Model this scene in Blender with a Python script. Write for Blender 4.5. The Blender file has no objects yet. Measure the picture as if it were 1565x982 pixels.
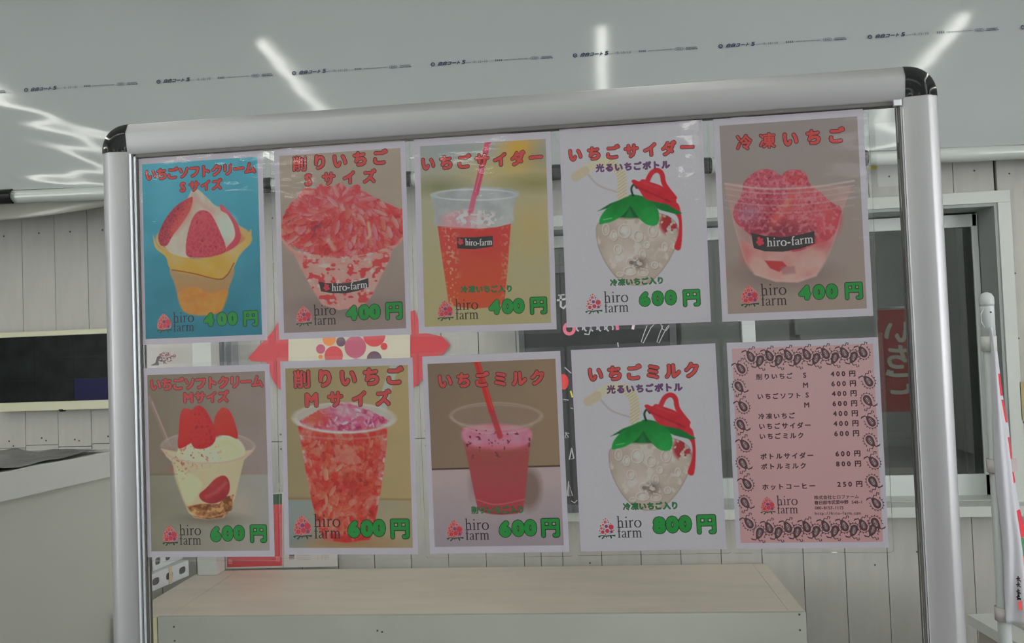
import bpy, bmesh, math, random
import numpy as np
from mathutils import Vector, Matrix

random.seed(4)
scene = bpy.context.scene
COL = scene.collection
PI = math.pi

# ------------------------------------------------------------------ camera
F_PX = 1227.2
ZB = 1.391                                   # height of the middle of the lower poster row
RX, RY, RZ = -0.0301, 0.1190, -0.0373
CAM_T = np.array([-0.0254, 0.1969, 1.2072])


def rot_cam():
    a, b, c = RX, RY, RZ
    ca, sa, cb, sb, cc, sc = math.cos(a), math.sin(a), math.cos(b), math.sin(b), math.cos(c), math.sin(c)
    return (np.array([[cc, -sc, 0], [sc, cc, 0], [0, 0, 1]]) @ np.array([[1, 0, 0], [0, ca, -sa], [0, sa, ca]])
            @ np.array([[cb, 0, sb], [0, 1, 0], [-sb, 0, cb]]))


RC = rot_cam()
B2W = np.array([[1, 0, 0], [0, 0, 1], [0, -1, 0]], float)
c_right, c_up, c_fwd = B2W @ RC[0], -(B2W @ RC[1]), B2W @ RC[2]
cpos = B2W @ (-RC.T @ CAM_T) + np.array([0, 0, ZB])
cam_d = bpy.data.cameras.new('camera')
cam_d.sensor_width = 36
cam_d.lens = F_PX * 36 / 1565
cam_d.clip_start = 0.02
cam = bpy.data.objects.new('camera', cam_d)
COL.objects.link(cam)
mw = Matrix.Identity(4)
for i in range(3):
    mw[i][0], mw[i][1], mw[i][2], mw[i][3] = c_right[i], c_up[i], -c_fwd[i], cpos[i]
cam.matrix_world = mw
scene.camera = cam


def at(px, py, Y):
    """the place at depth Y that the photograph shows at a pixel"""
    d = (px - 782.5) / F_PX * c_right + (491 - py) / F_PX * c_up + c_fwd
    k = (Y - cpos[1]) / d[1]
    return Vector(cpos + d * k)


# ------------------------------------------------------------------ light and exposure
scene.view_settings.view_transform = 'Standard'
scene.view_settings.look = 'None'
scene.view_settings.gamma = 1
scene.view_settings.use_curve_mapping = False
scene.view_settings.exposure = 0.08
world = bpy.data.worlds.new('world')
scene.world = world
world.use_nodes = True
world.node_tree.nodes['Background'].inputs[0].default_value = (0.75, 0.85, 1.0, 1)
world.node_tree.nodes['Background'].inputs[1].default_value = 0.3
LAMP_X = (-4.3, -2.8, -1.28, 0.26, 1.88, 3.45)
LAMP_TURN = 0.094
LAMP_Z, LAMP_Y0, LAMP_Y1 = 3.02, 1.25, -5.2
LAMP_POWER = 11.0
SIDE_FILL_POWER = 11.0
for sc_ in (scene,):
    sc_.cycles.max_bounces = 10
    sc_.cycles.transparent_max_bounces = 24
    sc_.cycles.glossy_bounces = 5
    sc_.cycles.use_denoising = True
    sc_.cycles.caustics_reflective = False
    sc_.cycles.caustics_refractive = False


# ------------------------------------------------------------------ materials
def lin1(v):
    v = v / 255.0
    return v / 12.92 if v <= 0.04045 else ((v + 0.055) / 1.055) ** 2.4


KALB = 0.536
KINK = 0.52


def seen(c, k=KALB):
    return tuple(min(0.92, lin1(v) / k) for v in c)


MATS = {}


def mat(name, color, rough=0.5, spec=0.5, metal=0.0, var=0.0, vscale=6.0, stretch=(1, 1, 1), bump=0.0, bscale=40.0, coat=0.0):
    if name in MATS:
        return MATS[name]
    m = bpy.data.materials.new(name)
    m.use_nodes = True
    nt = m.node_tree
    b = nt.nodes['Principled BSDF']
    b.inputs['Base Color'].default_value = (*color, 1)
    b.inputs['Roughness'].default_value = rough
    b.inputs['Specular IOR Level'].default_value = spec
    b.inputs['Metallic'].default_value = metal
    b.inputs['Coat Weight'].default_value = coat
    if var or bump:
        tc = nt.nodes.new('ShaderNodeTexCoord')
        mp = nt.nodes.new('ShaderNodeMapping')
        mp.inputs['Scale'].default_value = stretch
        nt.links.new(tc.outputs['Object'], mp.inputs[0])
        n = nt.nodes.new('ShaderNodeTexNoise')
        n.inputs['Scale'].default_value = vscale
        n.inputs['Detail'].default_value = 5
        nt.links.new(mp.outputs[0], n.inputs['Vector'])
        if var:
            r = nt.nodes.new('ShaderNodeMapRange')
            r.inputs[1].default_value, r.inputs[2].default_value = 0.3, 0.7
            r.inputs[3].default_value, r.inputs[4].default_value = 1 - var, 1 + var
            nt.links.new(n.outputs[0], r.inputs[0])
            mx = nt.nodes.new('ShaderNodeVectorMath')
            mx.operation = 'SCALE'
            mx.inputs[0].default_value = color
            nt.links.new(r.outputs[0], mx.inputs['Scale'])
            nt.links.new(mx.outputs[0], b.inputs['Base Color'])
        if bump:
            n2 = nt.nodes.new('ShaderNodeTexNoise')
            n2.inputs['Scale'].default_value = bscale
            n2.inputs['Detail'].default_value = 4
            nt.links.new(mp.outputs[0], n2.inputs['Vector'])
            bp = nt.nodes.new('ShaderNodeBump')
            bp.inputs['Strength'].default_value = 1
            bp.inputs['Distance'].default_value = bump
            nt.links.new(n2.outputs[0], bp.inputs['Height'])
            nt.links.new(bp.outputs[0], b.inputs['Normal'])
    MATS[name] = m
    return m


def clear_mat(name, ior=1.45, rough=0.03, tint=(1, 1, 1), haze=0.0, hazecol=(0.8, 0.8, 0.8), bump=0.0, bscale=12, stretch=(1, 1, 1), gloss=1.0, crinkle=0.0):
    if name in MATS:
        return MATS[name]
    m = bpy.data.materials.new(name)
    m.use_nodes = True
    nt = m.node_tree
    nt.nodes.remove(nt.nodes['Principled BSDF'])
    out = nt.nodes['Material Output']
    tr = nt.nodes.new('ShaderNodeBsdfTransparent')
    tr.inputs[0].default_value = (*tint, 1)
    gl = nt.nodes.new('ShaderNodeBsdfGlossy')
    gl.inputs['Roughness'].default_value = rough
    df = nt.nodes.new('ShaderNodeBsdfDiffuse')
    df.inputs[0].default_value = (*hazecol, 1)
    m1 = nt.nodes.new('ShaderNodeMixShader')
    m1.inputs[0].default_value = haze
    nt.links.new(tr.outputs[0], m1.inputs[1])
    nt.links.new(df.outputs[0], m1.inputs[2])
    fr = nt.nodes.new('ShaderNodeFresnel')
    fr.inputs[0].default_value = ior
    mu = nt.nodes.new('ShaderNodeMath')
    mu.operation = 'MULTIPLY'
    mu.inputs[1].default_value = gloss
    mu.use_clamp = True
    nt.links.new(fr.outputs[0], mu.inputs[0])
    m2 = nt.nodes.new('ShaderNodeMixShader')
    nt.links.new(mu.outputs[0], m2.inputs[0])
    nt.links.new(m1.outputs[0], m2.inputs[1])
    nt.links.new(gl.outputs[0], m2.inputs[2])
    nt.links.new(m2.outputs[0], out.inputs[0])
    if bump:
        tc = nt.nodes.new('ShaderNodeTexCoord')
        mp = nt.nodes.new('ShaderNodeMapping')
        mp.inputs['Scale'].default_value = stretch
        nt.links.new(tc.outputs['Object'], mp.inputs[0])
        oi = nt.nodes.new('ShaderNodeObjectInfo')
        add = nt.nodes.new('ShaderNodeVectorMath')
        add.operation = 'ADD'
        sc2 = nt.nodes.new('ShaderNodeVectorMath')
        sc2.operation = 'SCALE'
        nt.links.new(oi.outputs['Location'], sc2.inputs[0])
        sc2.inputs['Scale'].default_value = 7.0
        nt.links.new(mp.outputs[0], add.inputs[0])
        nt.links.new(sc2.outputs[0], add.inputs[1])
        n = nt.nodes.new('ShaderNodeTexNoise')
        n.inputs['Scale'].default_value = bscale
        n.inputs['Detail'].default_value = 2
        n.inputs['Roughness'].default_value = 0.45
        nt.links.new(add.outputs[0], n.inputs['Vector'])
        h = n.outputs[0]
        if crinkle:
            n3 = nt.nodes.new('ShaderNodeTexNoise')
            n3.inputs['Scale'].default_value = bscale * 6
            n3.inputs['Detail'].default_value = 3
            nt.links.new(add.outputs[0], n3.inputs['Vector'])
            ma = nt.nodes.new('ShaderNodeMath')
            ma.operation = 'MULTIPLY_ADD'
            ma.inputs[1].default_value = crinkle
            nt.links.new(n3.outputs[0], ma.inputs[0])
            nt.links.new(n.outputs[0], ma.inputs[2])
            h = ma.outputs[0]
        bp = nt.nodes.new('ShaderNodeBump')
        bp.inputs['Distance'].default_value = bump
        nt.links.new(h, bp.inputs['Height'])
        nt.links.new(bp.outputs[0], gl.inputs['Normal'])
        nt.links.new(bp.outputs[0], fr.inputs['Normal'])
    MATS[name] = m
    return m


def emit_mat(name, color, power):
    m = bpy.data.materials.new(name)
    m.use_nodes = True
    nt = m.node_tree
    nt.nodes.remove(nt.nodes['Principled BSDF'])
    e = nt.nodes.new('ShaderNodeEmission')
    e.inputs[0].default_value = (*color, 1)
    e.inputs[1].default_value = power
    nt.links.new(e.outputs[0], nt.nodes['Material Output'].inputs[0])
    return m


def vcol_mat():
    m = bpy.data.materials.new('printed_photo_ink')
    m.use_nodes = True
    nt = m.node_tree
    a = nt.nodes.new('ShaderNodeAttribute')
    a.attribute_name = 'ink'
    b = nt.nodes['Principled BSDF']
    b.inputs['Roughness'].default_value = 0.6
    b.inputs['Specular IOR Level'].default_value = 0.0
    nt.links.new(a.outputs['Color'], b.inputs['Base Color'])
    return m


M_WALL = mat('painted_plank', seen((140, 139, 134)), 0.55, 0.3, var=0.05, vscale=9, stretch=(3, 3, 0.6), bump=0.0006, bscale=30)
M_WALLB = mat('gap_dark', (0.05, 0.05, 0.045), 0.8)
M_TRIMW = mat('white_trim', seen((150, 154, 149)), 0.45, 0.4, var=0.02)
M_ROOM = mat('room_panel', (0.62, 0.64, 0.62), 0.7, 0.2, var=0.03, vscale=2)
M_FLOOR = mat('grey_floor', (0.34, 0.33, 0.32), 0.5, 0.4, var=0.1, vscale=3)
M_NAIL = mat('nail_metal', (0.07, 0.065, 0.06), 0.5, 0.5)
M_ALU = mat('satin_aluminium', (0.385, 0.385, 0.39), 0.5, 0.5, metal=0.78, bump=0.00004, bscale=900)
M_ALUL = mat('bright_aluminium', (0.66, 0.69, 0.72), 0.3, 0.5, metal=0.75)
M_BLACK = mat('black_plastic', (0.008, 0.009, 0.009), 0.09, 0.3)
M_GASK = mat('dark_gasket', (0.10, 0.095, 0.09), 0.5)
M_PAPER = mat('paper', seen((178, 173, 183), KINK), 0.6, 0.2)
M_INK = vcol_mat()


# ------------------------------------------------------------------ object helpers
def link(o, parent=None):
    COL.objects.link(o)
    if parent:
        o.parent = parent
    return o


def tag(o, label=None, cat=None, group=None, kind=None):
    if label:
        o['label'] = label
    if cat:
        o['category'] = cat
    if group:
        o['group'] = group
    if kind:
        o['kind'] = kind
    return o


def empty(name, loc=(0, 0, 0)):
    o = bpy.data.objects.new(name, None)
    o.location = loc
    o.empty_display_size = 0.1
    return link(o)


class MB:
    """collects shapes for ONE mesh"""

    def __init__(self):
        self.v, self.f, self.m = [], [], []
        self.smooth = []

    def add(self, verts, faces, mi=0, smooth=False):
        k = len(self.v)
        self.v += [tuple(p) for p in verts]
        self.f += [tuple(i + k for i in f) for f in faces]
        self.m += [mi] * len(faces)
        self.smooth += [smooth] * len(faces)
        return self

    def box(self, x0, x1, y0, y1, z0, z1, mi=0):
        v = [(x0, y0, z0), (x1, y0, z0), (x1, y1, z0), (x0, y1, z0), (x0, y0, z1), (x1, y0, z1), (x1, y1, z1), (x0, y1, z1)]
        f = [(0, 3, 2, 1), (4, 5, 6, 7), (0, 1, 5, 4), (1, 2, 6, 5), (2, 3, 7, 6), (3, 0, 4, 7)]
        return self.add(v, f, mi)

    def prism(self, pts, y0, y1, mi=0):
        """pts are (x,z) outline, thickness along y"""
        n = len(pts)
        v = [(p[0], y0, p[1]) for p in pts] + [(p[0], y1, p[1]) for p in pts]
        f = [tuple(range(n)), tuple(range(2 * n - 1, n - 1, -1))]
        for i in range(n):
            j = (i + 1) % n
            f.append((i, i + n, j + n, j))
        return self.add(v, f, mi)

    def tube(self, pts, r, n=12, mi=0, caps=True):
        pts = [Vector(p) for p in pts]
        rs = r if isinstance(r, (list, tuple)) else [r] * len(pts)
        v = []
        up0 = Vector((0.123, 0.31, 0.94))
        for i, p in enumerate(pts):
            d = (pts[min(i + 1, len(pts) - 1)] - pts[max(i - 1, 0)]).normalized()
            a = d.cross(up0)
            if a.length < 1e-3:
                a = d.cross(Vector((1, 0, 0)))
            a.normalize()
            b = d.cross(a)
            for k in range(n):
                t = 2 * PI * k / n
                v.append(p + (a * math.cos(t) + b * math.sin(t)) * rs[i])
        f = []
        for i in range(len(pts) - 1):
            for k in range(n):
                k2 = (k + 1) % n
                f.append((i * n + k, i * n + k2, (i + 1) * n + k2, (i + 1) * n + k))
        self.add(v, f, mi, True)
        if caps:
            b0 = len(self.v) - len(v)
            self.f.append(tuple(b0 + k for k in range(n)))
            self.f.append(tuple(b0 + (len(pts) - 1) * n + k for k in reversed(range(n))))
            self.m += [mi, mi]
            self.smooth += [False, False]
        return self

    def build(self, name, mats, parent=None, bevel=0.0, loc=None, fix=True):
        me = bpy.data.meshes.new(name)
        me.from_pydata(self.v, [], self.f)
        for m in (mats if isinstance(mats, (list, tuple)) else [mats]):
            me.materials.append(m)
        me.polygons.foreach_set('material_index', self.m)
        me.polygons.foreach_set('use_smooth', self.smooth)
        if fix:
            bm = bmesh.new()
            bm.from_mesh(me)
            bmesh.ops.recalc_face_normals(bm, faces=bm.faces)
            if bevel:
                es = [e for e in bm.edges if len(e.link_faces) == 2 and e.calc_face_angle(0) > 0.6]
                bmesh.ops.bevel(bm, geom=es, offset=bevel, segments=2, affect='EDGES', profile=0.6)
            bm.to_mesh(me)
            bm.free()
        me.update()
        o = bpy.data.objects.new(name, me)
        if loc:
            o.location = loc
        return link(o, parent)


def boxobj(name, x0, x1, y0, y1, z0, z1, m, parent=None, bevel=0.0):
    return MB().box(min(x0, x1), max(x0, x1), y0, y1, min(z0, z1), max(z0, z1)).build(name, m, parent, bevel)


# ------------------------------------------------------------------ glyphs
_font = bpy.data.curves.new('glyph_source', 'FONT')
_font_o = bpy.data.objects.new('glyph_source', _font)
COL.objects.link(_font_o)
_font.resolution_u = 3
GL = {}


def glyph(ch):
    """2D outline mesh of a character: verts (n,2) about its em box, faces"""
    if ch in GL:
        return GL[ch]
    _font.body = ch
    dg = bpy.context.evaluated_depsgraph_get()
    dg.update()
    me = bpy.data.meshes.new_from_object(_font_o.evaluated_get(dg))
    v = np.array([(p.co.x, p.co.y) for p in me.vertices]) if len(me.vertices) else np.zeros((0, 2))
    f = [tuple(p.vertices) for p in me.polygons]
    bpy.data.meshes.remove(me)
    GL[ch] = (v, f)
    return GL[ch]


# the em of the CJK face, taken from a full-square character
_v, _ = glyph('国')
EM = max(_v[:, 0].max() - _v[:, 0].min(), _v[:, 1].max() - _v[:, 1].min())
EMC = ((_v[:, 0].max() + _v[:, 0].min()) / 2, (_v[:, 1].max() + _v[:, 1].min()) / 2)
_d, _ = glyph('0')
DH = _d[:, 1].max() - _d[:, 1].min()
DC = (_d[:, 1].max() + _d[:, 1].min()) / 2


class Flat:
    """flat print on a poster: local u (right), v (down) in metres, layer = height above the paper"""

    def __init__(self):
        self.v, self.f, self.m = [], [], []

    def tri(self, pts, faces, layer, mi):
        k = len(self.v)
        self.v += [(p[0], -layer, -p[1]) for p in pts]
        self.f += [tuple(i + k for i in f) for f in faces]
        self.m += [mi] * len(faces)

    def poly(self, pts, layer=0, mi=0):
        self.tri(pts, [tuple(range(len(pts)))], layer, mi)

    def disc(self, x, y, r, layer=0, mi=0, n=16, ry=None):
        ry = ry or r
        self.poly([(x + r * math.cos(2 * PI * k / n), y + ry * math.sin(2 * PI * k / n)) for k in range(n)], layer, mi)

    def stroke(self, pts, w, layer=0, mi=0, closed=False):
        n = len(pts)
        ws = w if isinstance(w, (list, tuple)) else [w] * n
        L, Rr = [], []
        for i in range(n):
            a = pts[(i - 1) % n] if (closed or i > 0) else pts[i]
            b = pts[(i + 1) % n] if (closed or i < n - 1) else pts[i]
            dx, dy = b[0] - a[0], b[1] - a[1]
            q = math.hypot(dx, dy) or 1
            nx, ny = -dy / q * ws[i] / 2, dx / q * ws[i] / 2
            L.append((pts[i][0] + nx, pts[i][1] + ny))
            Rr.append((pts[i][0] - nx, pts[i][1] - ny))
        v = L + Rr
        f = []
        for i in range(n if closed else n - 1):
            j = (i + 1) % n
            f.append((i, j, n + j, n + i))
        self.tri(v, f, layer, mi)

    def char(self, ch, x, y, size, fat=0.0, layer=0, mi=0, rot=0.0, sx=1.0, digit=False, slant=0.0, n=8):
        v, f = glyph(ch)
        if not len(v):
            return
        if digit:
            cx = (v[:, 0].max() + v[:, 0].min()) / 2
            k = size / DH
            p = np.c_[(v[:, 0] - cx) * k * sx, -(v[:, 1] - DC) * k]
        else:
            cx = (v[:, 0].max() + v[:, 0].min()) / 2
            cx = cx if ch.isascii() else EMC[0] * 0.5 + cx * 0.5
            k = size / EM
            cy = DC if ch.isascii() else EMC[1]
            p = np.c_[(v[:, 0] - cx) * k * sx, -(v[:, 1] - cy) * k]
        if slant:
            p[:, 0] -= p[:, 1] * slant
        if rot:
            c, s = math.cos(rot), math.sin(rot)
            p = np.c_[p[:, 0] * c - p[:, 1] * s, p[:, 0] * s + p[:, 1] * c]
        p += (x, y)
        offs = [(0, 0)]
        if fat > 0:
            offs = [(fat * size * math.cos(2 * PI * j / n), fat * size * math.sin(2 * PI * j / n)) for j in range(n)]
            if fat > 0.055:
                offs += [(fat * .5 * size * math.cos(2 * PI * j / n), fat * .5 * size * math.sin(2 * PI * j / n)) for j in range(n)]
            offs.append((0, 0))
        for j, (ox, oy) in enumerate(offs):
            self.tri([(q[0] + ox, q[1] + oy) for q in p], f, layer + j * 2e-6, mi)

    def build(self, name, mats, parent, **kw):
        me = bpy.data.meshes.new(name)
        me.from_pydata(self.v, [], self.f)
        for m in mats:
            me.materials.append(m)
        me.polygons.foreach_set('material_index', self.m)
        me.update()
        o = bpy.data.objects.new(name, me)
        if kw.get('stuff'):
            o['kind'] = 'stuff'
        return link(o, parent)


# serif letters for the farm logo, x-height 1, baseline at 0, y up
def serif_shapes(ch):
    st, th = 0.15, 0.07

    def stem(x, y0, y1, foot=True, flag=True):
        r = [([(x, y0), (x, y1)], st)]
        if foot:
            r.append(([(x - 0.2, y0 + 0.03), (x + 0.2, y0 + 0.03)], 0.06))
        if flag:
            r.append(([(x - 0.2, y1 - 0.07), (x, y1 - 0.02)], 0.07))
        return r
    arc = lambda x: [([(x, 0.72), (x + 0.1, 0.87), (x + 0.24, 0.96), (x + 0.38, 0.94), (x + 0.48, 0.82), (x + 0.5, 0.62)], [th, .08, .1, .13, st, st]),
                     ([(x + 0.5, 0.64), (x + 0.5, 0)], st), ([(x + 0.3, 0.03), (x + 0.7, 0.03)], 0.06)]
    if ch == 'h':
        return stem(0.25, 0, 1.62) + arc(0.27), 1.05
    if ch == 'i':
        return stem(0.25, 0, 1.0) + [([(0.17, 1.42), (0.33, 1.42)], 0.17)], 0.52
    if ch == 'r':
        return stem(0.25, 0, 1.0) + [([(0.28, 0.68), (0.38, 0.88), (0.52, 0.97), (0.66, 0.9)], [th, th, 0.12, 0.2])], 0.76
    if ch == 'o':
        n = 22
        p = [(0.5 + 0.4 * math.cos(2 * PI * k / n), 0.49 + 0.48 * math.sin(2 * PI * k / n)) for k in range(n)]
        w = [0.06 + 0.11 * abs(math.cos(2 * PI * k / n)) for k in range(n)]
        return [(p + [p[0]], w + [w[0]])], 1.02
    if ch == 'f':
        return [([(0.27, 0), (0.27, 1.2)], st), ([(0.27, 1.18), (0.31, 1.42), (0.42, 1.56), (0.6, 1.5)], [st, 0.12, 0.1, 0.17]),
                ([(0.05, 0.95), (0.55, 0.95)], 0.07), ([(0.07, 0.03), (0.5, 0.03)], 0.06)], 0.6
    if ch == 'a':
        return [([(0.14, 0.74), (0.2, 0.9), (0.38, 0.97), (0.55, 0.9), (0.6, 0.7)], [0.17, 0.08, 0.07, 0.1, st]), ([(0.6, 0.72), (0.6, 0.12), (0.68, 0.04), (0.8, 0.1)], [st, st, 0.1, 0.05]),
                ([(0.6, 0.56), (0.38, 0.48), (0.18, 0.38), (0.14, 0.2), (0.24, 0.05), (0.4, 0.06), (0.6, 0.24)], [0.06, 0.06, 0.1, 0.16, 0.12, 0.07, 0.06])], 0.82
    if ch == 'm':
        return stem(0.25, 0, 1.0) + arc(0.27) + arc(0.77), 1.55
    if ch == '-':
        return [([(0.1, 0.5), (0.6, 0.5)], 0.16)], 0.7
    return [], 0.5


def serif(fl, text, x, y, width, xh, layer, mi, bold=1.0):
    """text from x over width, baseline y (v down), x-height xh"""
    tot = sum(serif_shapes(c)[1] for c in text)
    sx = width / tot
    for c in text:
        sh, adv = serif_shapes(c)
        for pts, w in sh:
            ww = [q * xh * bold for q in w] if isinstance(w, list) else w * xh * bold
            fl.stroke([(x + p[0] * sx, y - p[1] * xh) for p in pts], ww, layer, mi)
        x += adv * sx


# ------------------------------------------------------------------ painting helpers for the printed photographs
def spline(pts, k=6, closed=True):
    P_ = np.array(pts, float)
    n = len(P_)
    out = []
    for i in range(n if closed else n - 1):
        if closed:
            p0, p1, p2, p3 = P_[(i - 1) % n], P_[i], P_[(i + 1) % n], P_[(i + 2) % n]
        else:
            p0, p1, p2, p3 = P_[max(i - 1, 0)], P_[i], P_[i + 1], P_[min(i + 2, n - 1)]
        for t in np.arange(k) / k:
            out.append(0.5 * ((2 * p1) + (-p0 + p2) * t + (2 * p0 - 5 * p1 + 4 * p2 - p3) * t * t + (-p0 + 3 * p1 - 3 * p2 + p3) * t ** 3))
    if not closed:
        out.append(P_[-1])
    return np.array(out)


class Art:
    def __init__(self, X, Y):
        self.X, self.Y = X, Y
        self.C = np.zeros(X.shape + (3,))
        self.C[:] = 128

    def noise(self, s, seed=0, octv=3, sy=None):
        sy = sy or s
        out, amp, tot = 0, 1.0, 0
        for o in range(octv):
            rng = np.random.RandomState(seed * 7 + o)
            T = rng.rand(64, 64)
            gx, gy = self.X / s * 2 ** o, self.Y / sy * 2 ** o
            xi, yi = np.floor(gx).astype(int), np.floor(gy).astype(int)
            fx, fy = gx - xi, gy - yi
            fx, fy = fx * fx * (3 - 2 * fx), fy * fy * (3 - 2 * fy)
            g = lambda a, b: T[(yi + b) % 64, (xi + a) % 64]
            v = (g(0, 0) * (1 - fx) + g(1, 0) * fx) * (1 - fy) + (g(0, 1) * (1 - fx) + g(1, 1) * fx) * fy
            out = out + v * amp
            tot += amp
            amp *= 0.5
        return out / tot

    def cells(self, s, seed=0, sy=None, rot=0.0):
        """id value, second id value and distance to the cell border"""
        rng = np.random.RandomState(seed)
        T = rng.rand(64, 64, 4)
        sy = sy or s
        c, q = math.cos(rot), math.sin(rot)
        wx = self.X + (self.noise(s * .9, seed + 60) - .5) * s * 1.1
        wy = self.Y + (self.noise(s * .9, seed + 61) - .5) * s * 1.1
        X = (wx * c + wy * q) / s
        Y = (-wx * q + wy * c) / sy
        xi, yi = np.floor(X).astype(int), np.floor(Y).astype(int)
        d1 = np.full(X.shape, 9.0)
        d2 = np.full(X.shape, 9.0)
        idv = np.zeros(X.shape)
        id2 = np.zeros(X.shape)
        for a in (-1, 0, 1):
            for b in (-1, 0, 1):
                t = T[(yi + b) % 64, (xi + a) % 64]
                d = np.hypot(xi + a + t[..., 0] - X, yi + b + t[..., 1] - Y)
                n = d < d1
                d2 = np.where(n, d1, np.minimum(d2, d))
                idv = np.where(n, t[..., 2], idv)
                id2 = np.where(n, t[..., 3], id2)
                d1 = np.minimum(d1, d)
        return idv, id2, d2 - d1

    def inside(self, pts, soft=2.0, smooth=True, rough=0.0, rs=12):
        P_ = spline(pts) if smooth else np.array(pts, float)
        X, Y = self.X, self.Y
        if rough:
            X = X + (self.noise(rs, 51) - 0.5) * rough * 2
            Y = Y + (self.noise(rs, 52) - 0.5) * rough * 2
        x0, y0 = P_.min(0) - 12
        x1, y1 = P_.max(0) + 12
        m = np.zeros(X.shape)
        sel = (X > x0) & (X < x1) & (Y > y0) & (Y < y1)
        xs, ys = X[sel], Y[sel]
        if not len(xs):
            return m
        ins = np.zeros(xs.shape, bool)
        dist = np.full(xs.shape, 1e9)
        n = len(P_)
        for i in range(n):
            ax, ay = P_[i]
            bx, by = P_[(i + 1) % n]
            if ay != by:
                c = ((ay > ys) != (by > ys)) & (xs < (bx - ax) * (ys - ay) / (by - ay) + ax)
                ins ^= c
            dx, dy = bx - ax, by - ay
            L = dx * dx + dy * dy + 1e-9
            t = np.clip(((xs - ax) * dx + (ys - ay) * dy) / L, 0, 1)
            dist = np.minimum(dist, np.hypot(xs - ax - t * dx, ys - ay - t * dy))
        sd = np.where(ins, dist, -dist)
        m[sel] = np.clip(sd / soft * 0.5 + 0.5, 0, 1)
        return m

    def ell(self, cx, cy, rx, ry, soft=2.0, rot=0.0):
        c, s = math.cos(rot), math.sin(rot)
        x, y = self.X - cx, self.Y - cy
        u, v = (x * c + y * s) / rx, (-x * s + y * c) / ry
        r = np.hypot(u, v)
        return np.clip((1 - r) * min(rx, ry) / soft * 0.5 + 0.5, 0, 1)

    def ring(self, cx, cy, rx, ry, w, soft=2.0, a0=None, rot=0.0):
        m = self.ell(cx, cy, rx + w / 2, ry + w / 2, soft, rot) * (1 - self.ell(cx, cy, rx - w / 2, ry - w / 2, soft, rot))
        if a0 == 'front':
            m = m * np.clip((self.Y - cy) / 8 + 0.5, 0, 1)
        if a0 == 'back':
            m = m * np.clip((cy - self.Y) / 8 + 0.5, 0, 1)
        return m

    def line(self, pts, w, soft=2.0):
        P_ = spline(pts, 6, False) if len(pts) > 2 else np.array(pts, float)
        dist = np.full(self.X.shape, 1e9)
        for i in range(len(P_) - 1):
            ax, ay = P_[i]
            dx, dy = P_[i + 1] - P_[i]
            L = dx * dx + dy * dy + 1e-9
            t = np.clip(((self.X - ax) * dx + (self.Y - ay) * dy) / L, 0, 1)
            dist = np.minimum(dist, np.hypot(self.X - ax - t * dx, self.Y - ay - t * dy))
        return np.clip((w / 2 - dist) / soft * 0.5 + 0.5, 0, 1)

    def put(self, m, col, a=1.0):
        col = np.asarray(col, float)
        k = (m * a)[..., None]
        self.C = self.C * (1 - k) + col * k

    def mixc(self, t, c0, c1):
        t = np.clip(t, 0, 1)[..., None]
        return np.array(c0, float) * (1 - t) + np.array(c1, float) * t

    def berry(self, pts, base, light, dark, seeds=15, sd=3, sun=(-0.3, -0.6)):
        m = self.inside(pts)
        P_ = np.array(pts, float)
        cx, cy = P_.mean(0)
        rx, ry = np.ptp(P_, 0) / 2
        t = 0.5 - ((self.X - cx) / rx * sun[0] + (self.Y - cy) / ry * sun[1]) * -0.5
        col = self.mixc(t + (self.noise(25, sd) - 0.5) * 0.5, dark, light)
        col = col * 0.45 + np.array(base) * 0.55
        self.put(m, col)
        if seeds:
            _, _, e = self.cells(seeds, sd + 2, seeds * 1.2, 0.4)
            X0 = self.X
            idv, _, _ = self.cells(seeds, sd + 2, seeds * 1.2, 0.4)
            self.put(m * np.clip((0.28 - e) / 0.2, 0, 1), np.array(light) * 1.02 + 8, 0.35)
            self.put(m * (e > 0.75), np.array(dark) * 0.8, 0.5)
        return m


# ------------------------------------------------------------------ room shell (structure)
WY = 2.0


def structure(name, x0, x1, y0, y1, z0, z1, m):
    return tag(boxobj(name, x0, x1, y0, y1, z0, z1, m), kind='structure')


XL, XR, YR, ZC = -5.0, 4.6, -6.0, 3.7
structure('floor', XL - .1, XR + .1, YR - .1, 5.0, -0.1, 0, M_FLOOR)
structure('ceiling', XL - .1, XR + .1, YR - .1, 5.0, ZC, ZC + .1, M_ROOM)
t_ = None
wrm = [(YR, -3.4, 0, 3.7), (-.8, 5.0, 0, 3.7), (-3.4, -.8, 0, .9), (-3.4, -.8, 2.5, 3.7)]

# opening of the shop window in the back wall
OX0, OX1 = at(818, 600, WY).x, at(1532, 560, WY).x
OZ1, OZ0 = at(1400, 318, WY).z, at(1400, 772, WY).z
wb = MB()
wb.box(XL, OX0, WY, WY + .09, 0, ZC)
wb.box(OX1, XR, WY, WY + .09, 0, ZC)
wb.box(OX0, OX1, WY, WY + .09, 0, OZ0)
wb.box(OX0, OX1, WY, WY + .09, OZ1, ZC)
wall_back = tag(wb.build('wall_back', M_WALLB), kind='structure')
# planks, one by one
PW = 0.1525
PX0 = at(628.6, 853, WY - .015).x
JZ = at(100, 681, WY - .015).z
JZR = at(1555, 640, WY - .015).z
TOPZ = at(100, 250, WY).z + 0.12
nails = MB()


def nail(x, z, r=0.0045):
    y = WY - .0162
    pts = [(x + r * math.cos(k * PI / 3), y, z + r * math.sin(k * PI / 3)) for k in range(6)]
    nails.add(pts, [tuple(range(6))])


plank_mesh = {}


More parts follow.
